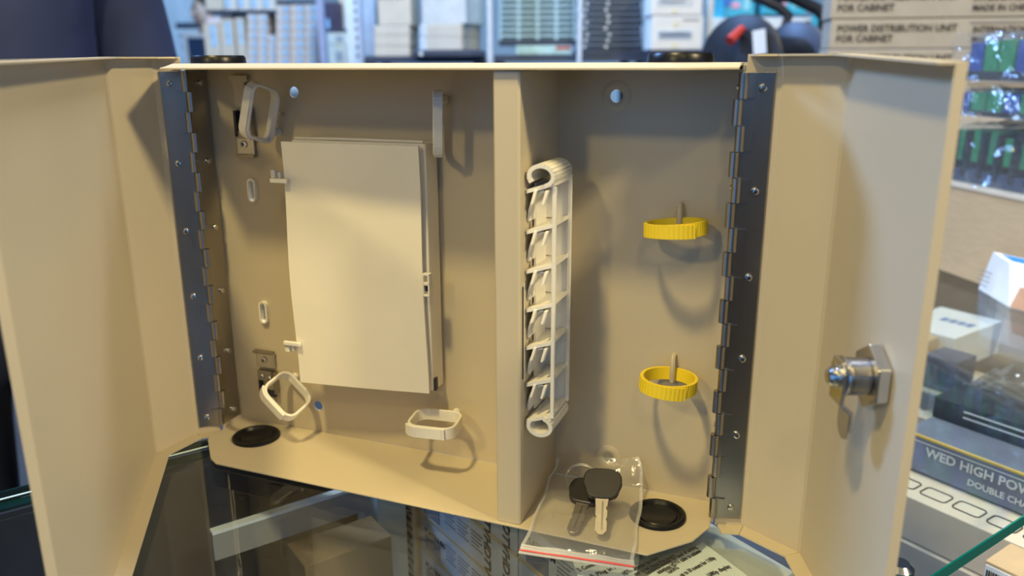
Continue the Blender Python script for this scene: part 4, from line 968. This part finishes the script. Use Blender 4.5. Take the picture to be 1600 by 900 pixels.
# ================================================================== PEOPLE
def person(loc, rz, shirt, trousers, hair, lab, scale=1.0, armpose=0):
    """one continuous skinned body, clothing and hair as children; faces local -y"""
    root = empty('person', loc, lab, 'person')
    mw = Matrix.Translation(loc) @ Matrix.Rotation(rz, 4, 'Z') @ Matrix.Scale(scale, 4)
    def skin(name, vs, es, rad, m, sub=2, rt=0):
        me = bpy.data.meshes.new(name); me.from_pydata([tuple(v) for v in vs], es, [])
        o = bpy.data.objects.new(name, me); COL.objects.link(o)
        md = o.modifiers.new('skin', 'SKIN'); md.use_smooth_shade = True
        sl = me.skin_vertices[0].data
        for i, r_ in enumerate(rad): sl[i].radius = r_ if isinstance(r_, tuple) else (r_, r_); sl[i].use_root = (i == rt)
        sd = o.modifiers.new('sub', 'SUBSURF'); sd.levels = sub; sd.render_levels = sub
        nm = bpy.data.meshes.new_from_object(o.evaluated_get(bpy.context.evaluated_depsgraph_get())); bpy.data.objects.remove(o)
        nm.materials.clear(); nm.materials.append(m); nm.polygons.foreach_set('use_smooth', [True]*len(nm.polygons)); nm.name = name
        return nm
    def part(name, vs, es, rad, m, **k): return inst(name, skin(name, vs, es, rad, m, **k), root, mw)
    SK = mat('skin', (.62, .40, .30), .5, var=.06, sss=.05)
    # body: pelvis root, spine, neck, head core, arms with hands, legs with feet
    vs = [(0, 0, .95), (0, 0, 1.10), (0, .01, 1.28), (0, .01, 1.42), (0, .0, 1.50), (0, -.01, 1.55)]
    es = [(0, 1), (1, 2), (2, 3), (3, 4), (4, 5)]; rad = [(.15, .11), (.135, .10), (.155, .11), (.12, .085), (.055, .055), (.06, .06)]
    for s_ in (-1, 1):
        b = len(vs)
        vs += [(s_*.18, .01, 1.41), (s_*.215, .02, 1.14), (s_*.20, -.10, .93), (s_*.195, -.13, .86)]; es += [(3, b), (b, b+1), (b+1, b+2), (b+2, b+3)]; rad += [.06, .045, .030, (.036, .018)]
        b2 = len(vs)
        for i, (dx, ln) in enumerate(((-.026, .065), (-.009, .078), (.009, .072), (.025, .055))):
            j = len(vs); vs += [(s_*.195+dx, -.150, .815), (s_*.195+dx, -.150-.01, .815-ln*.6), (s_*.195+dx, -.150+.008, .815-ln)]; es += [(b+3, j), (j, j+1), (j+1, j+2)]; rad += [.010, .0088, .0075]
        j = len(vs); vs += [(s_*.195-s_*.045, -.150, .835), (s_*.195-s_*.055, -.165, .795)]; es += [(b+3, j), (j, j+1)]; rad += [.0115, .009]
        b = len(vs)
        vs += [(s_*.09, 0, .90), (s_*.10, -.01, .50), (s_*.10, .015, .10), (s_*.105, -.05, .035), (s_*.11, -.16, .03)]; es += [(0, b), (b, b+1), (b+1, b+2), (b+2, b+3), (b+3, b+4)]; rad += [.085, .06, .042, (.042, .035), (.045, .028)]
    part('body', vs, es, rad, SK, sub=1)
    mh = mw @ Matrix.Translation((0, -.015, 1.645))
    def ell(name, c, r3, m, seg=20):
        mb = MB()
        for i in range(13):
            for j in range(seg):
                th, ph = math.pi*i/12, 2*math.pi*j/seg; mb.v.append(V((c[0]+r3[0]*math.sin(th)*math.cos(ph), c[1]+r3[1]*math.sin(th)*math.sin(ph), c[2]+r3[2]*math.cos(th))))
        for i in range(12):
            for j in range(seg): mb.f.append((i*seg+j, i*seg+(j+1) % seg, (i+1)*seg+(j+1) % seg, (i+1)*seg+j))
        return inst(name, mb.mesh(name, m, None, True), root, mh)
    ell('head', (0, 0, 0), (.076, .095, .115), SK); ell('nose', (0, -.097, -.012), (.014, .022, .022), SK)
    for s_ in (-1, 1): ell('ear', (s_*.077, .008, -.01), (.012, .022, .032), SK, 10); ell('eye', (s_*.031, -.083, .012), (.013, .010, .008), mat('eye', (.85, .85, .85), .2), 10); ell('pupil', (s_*.031, -.091, .012), (.006, .004, .006), INK, 8)
    ell('mouth', (0, -.088, -.055), (.024, .008, .006), mat('lips', (.50, .20, .18), .5), 10)
    ell('hair', (0, .018, .030), (.083, .096, .100), hair)
    # jacket and trousers over the body
    vs = [(0, 0, .86), (0, 0, 1.10), (0, .005, 1.28), (0, .01, 1.41), (0, .005, 1.475)]; es = [(0, 1), (1, 2), (2, 3), (3, 4)]; rad = [(.20, .15), (.185, .145), (.190, .140), (.135, .105), (.075, .075)]
    for s_ in (-1, 1):
        b = len(vs); vs += [(s_*.185, .01, 1.405), (s_*.225, .02, 1.14), (s_*.205, -.09, .945)]; es += [(3, b), (b, b+1), (b+1, b+2)]; rad += [.078, .064, .048]
    part('jacket', vs, es, rad, shirt)
    vs = [(0, 0, .97), (0, 0, .90)]; es = [(0, 1)]; rad = [(.165, .125), (.16, .12)]
    for s_ in (-1, 1):
        b = len(vs); vs += [(s_*.095, 0, .84), (s_*.10, -.01, .50), (s_*.10, .012, .08)]; es += [(1, b), (b, b+1), (b+1, b+2)]; rad += [.105, .082, .072]
    part('trousers', vs, es, rad, trousers)
    for s_ in (-1, 1): part('shoe', [(s_*.10, .04, .045), (s_*.105, -.06, .042), (s_*.11, -.175, .034)], [(0, 1), (1, 2)], [(.052, .042), (.052, .04), (.046, .03)], INK)
    return root
NAVYC = mat('navy_jacket_cloth', (.016, .026, .085), .75, var=.35, vscale=7, bump=.3, bscale=14)
c = at(-70, 60, 1.18)
person((c.x, c.y, ZF), CYW+R(28), NAVYC, mat('navy_trouser_cloth', (.012, .015, .032), .85, var=.25, vscale=9), mat('black_hair', (.015, .012, .012), .5), 'shop assistant in a dark navy jacket standing close behind the left door', 1.04)
c = at(322, 40, 6.6)
person((c.x, c.y, ZF), CYW+R(-30), mat('azure_shirt_cloth', (.03, .20, .52), .7, var=.15), mat('grey_trouser_cloth', (.10, .11, .13), .8), MATS['black_hair'], 'distant clerk in an azure shirt behind the white framed monitor', .98)
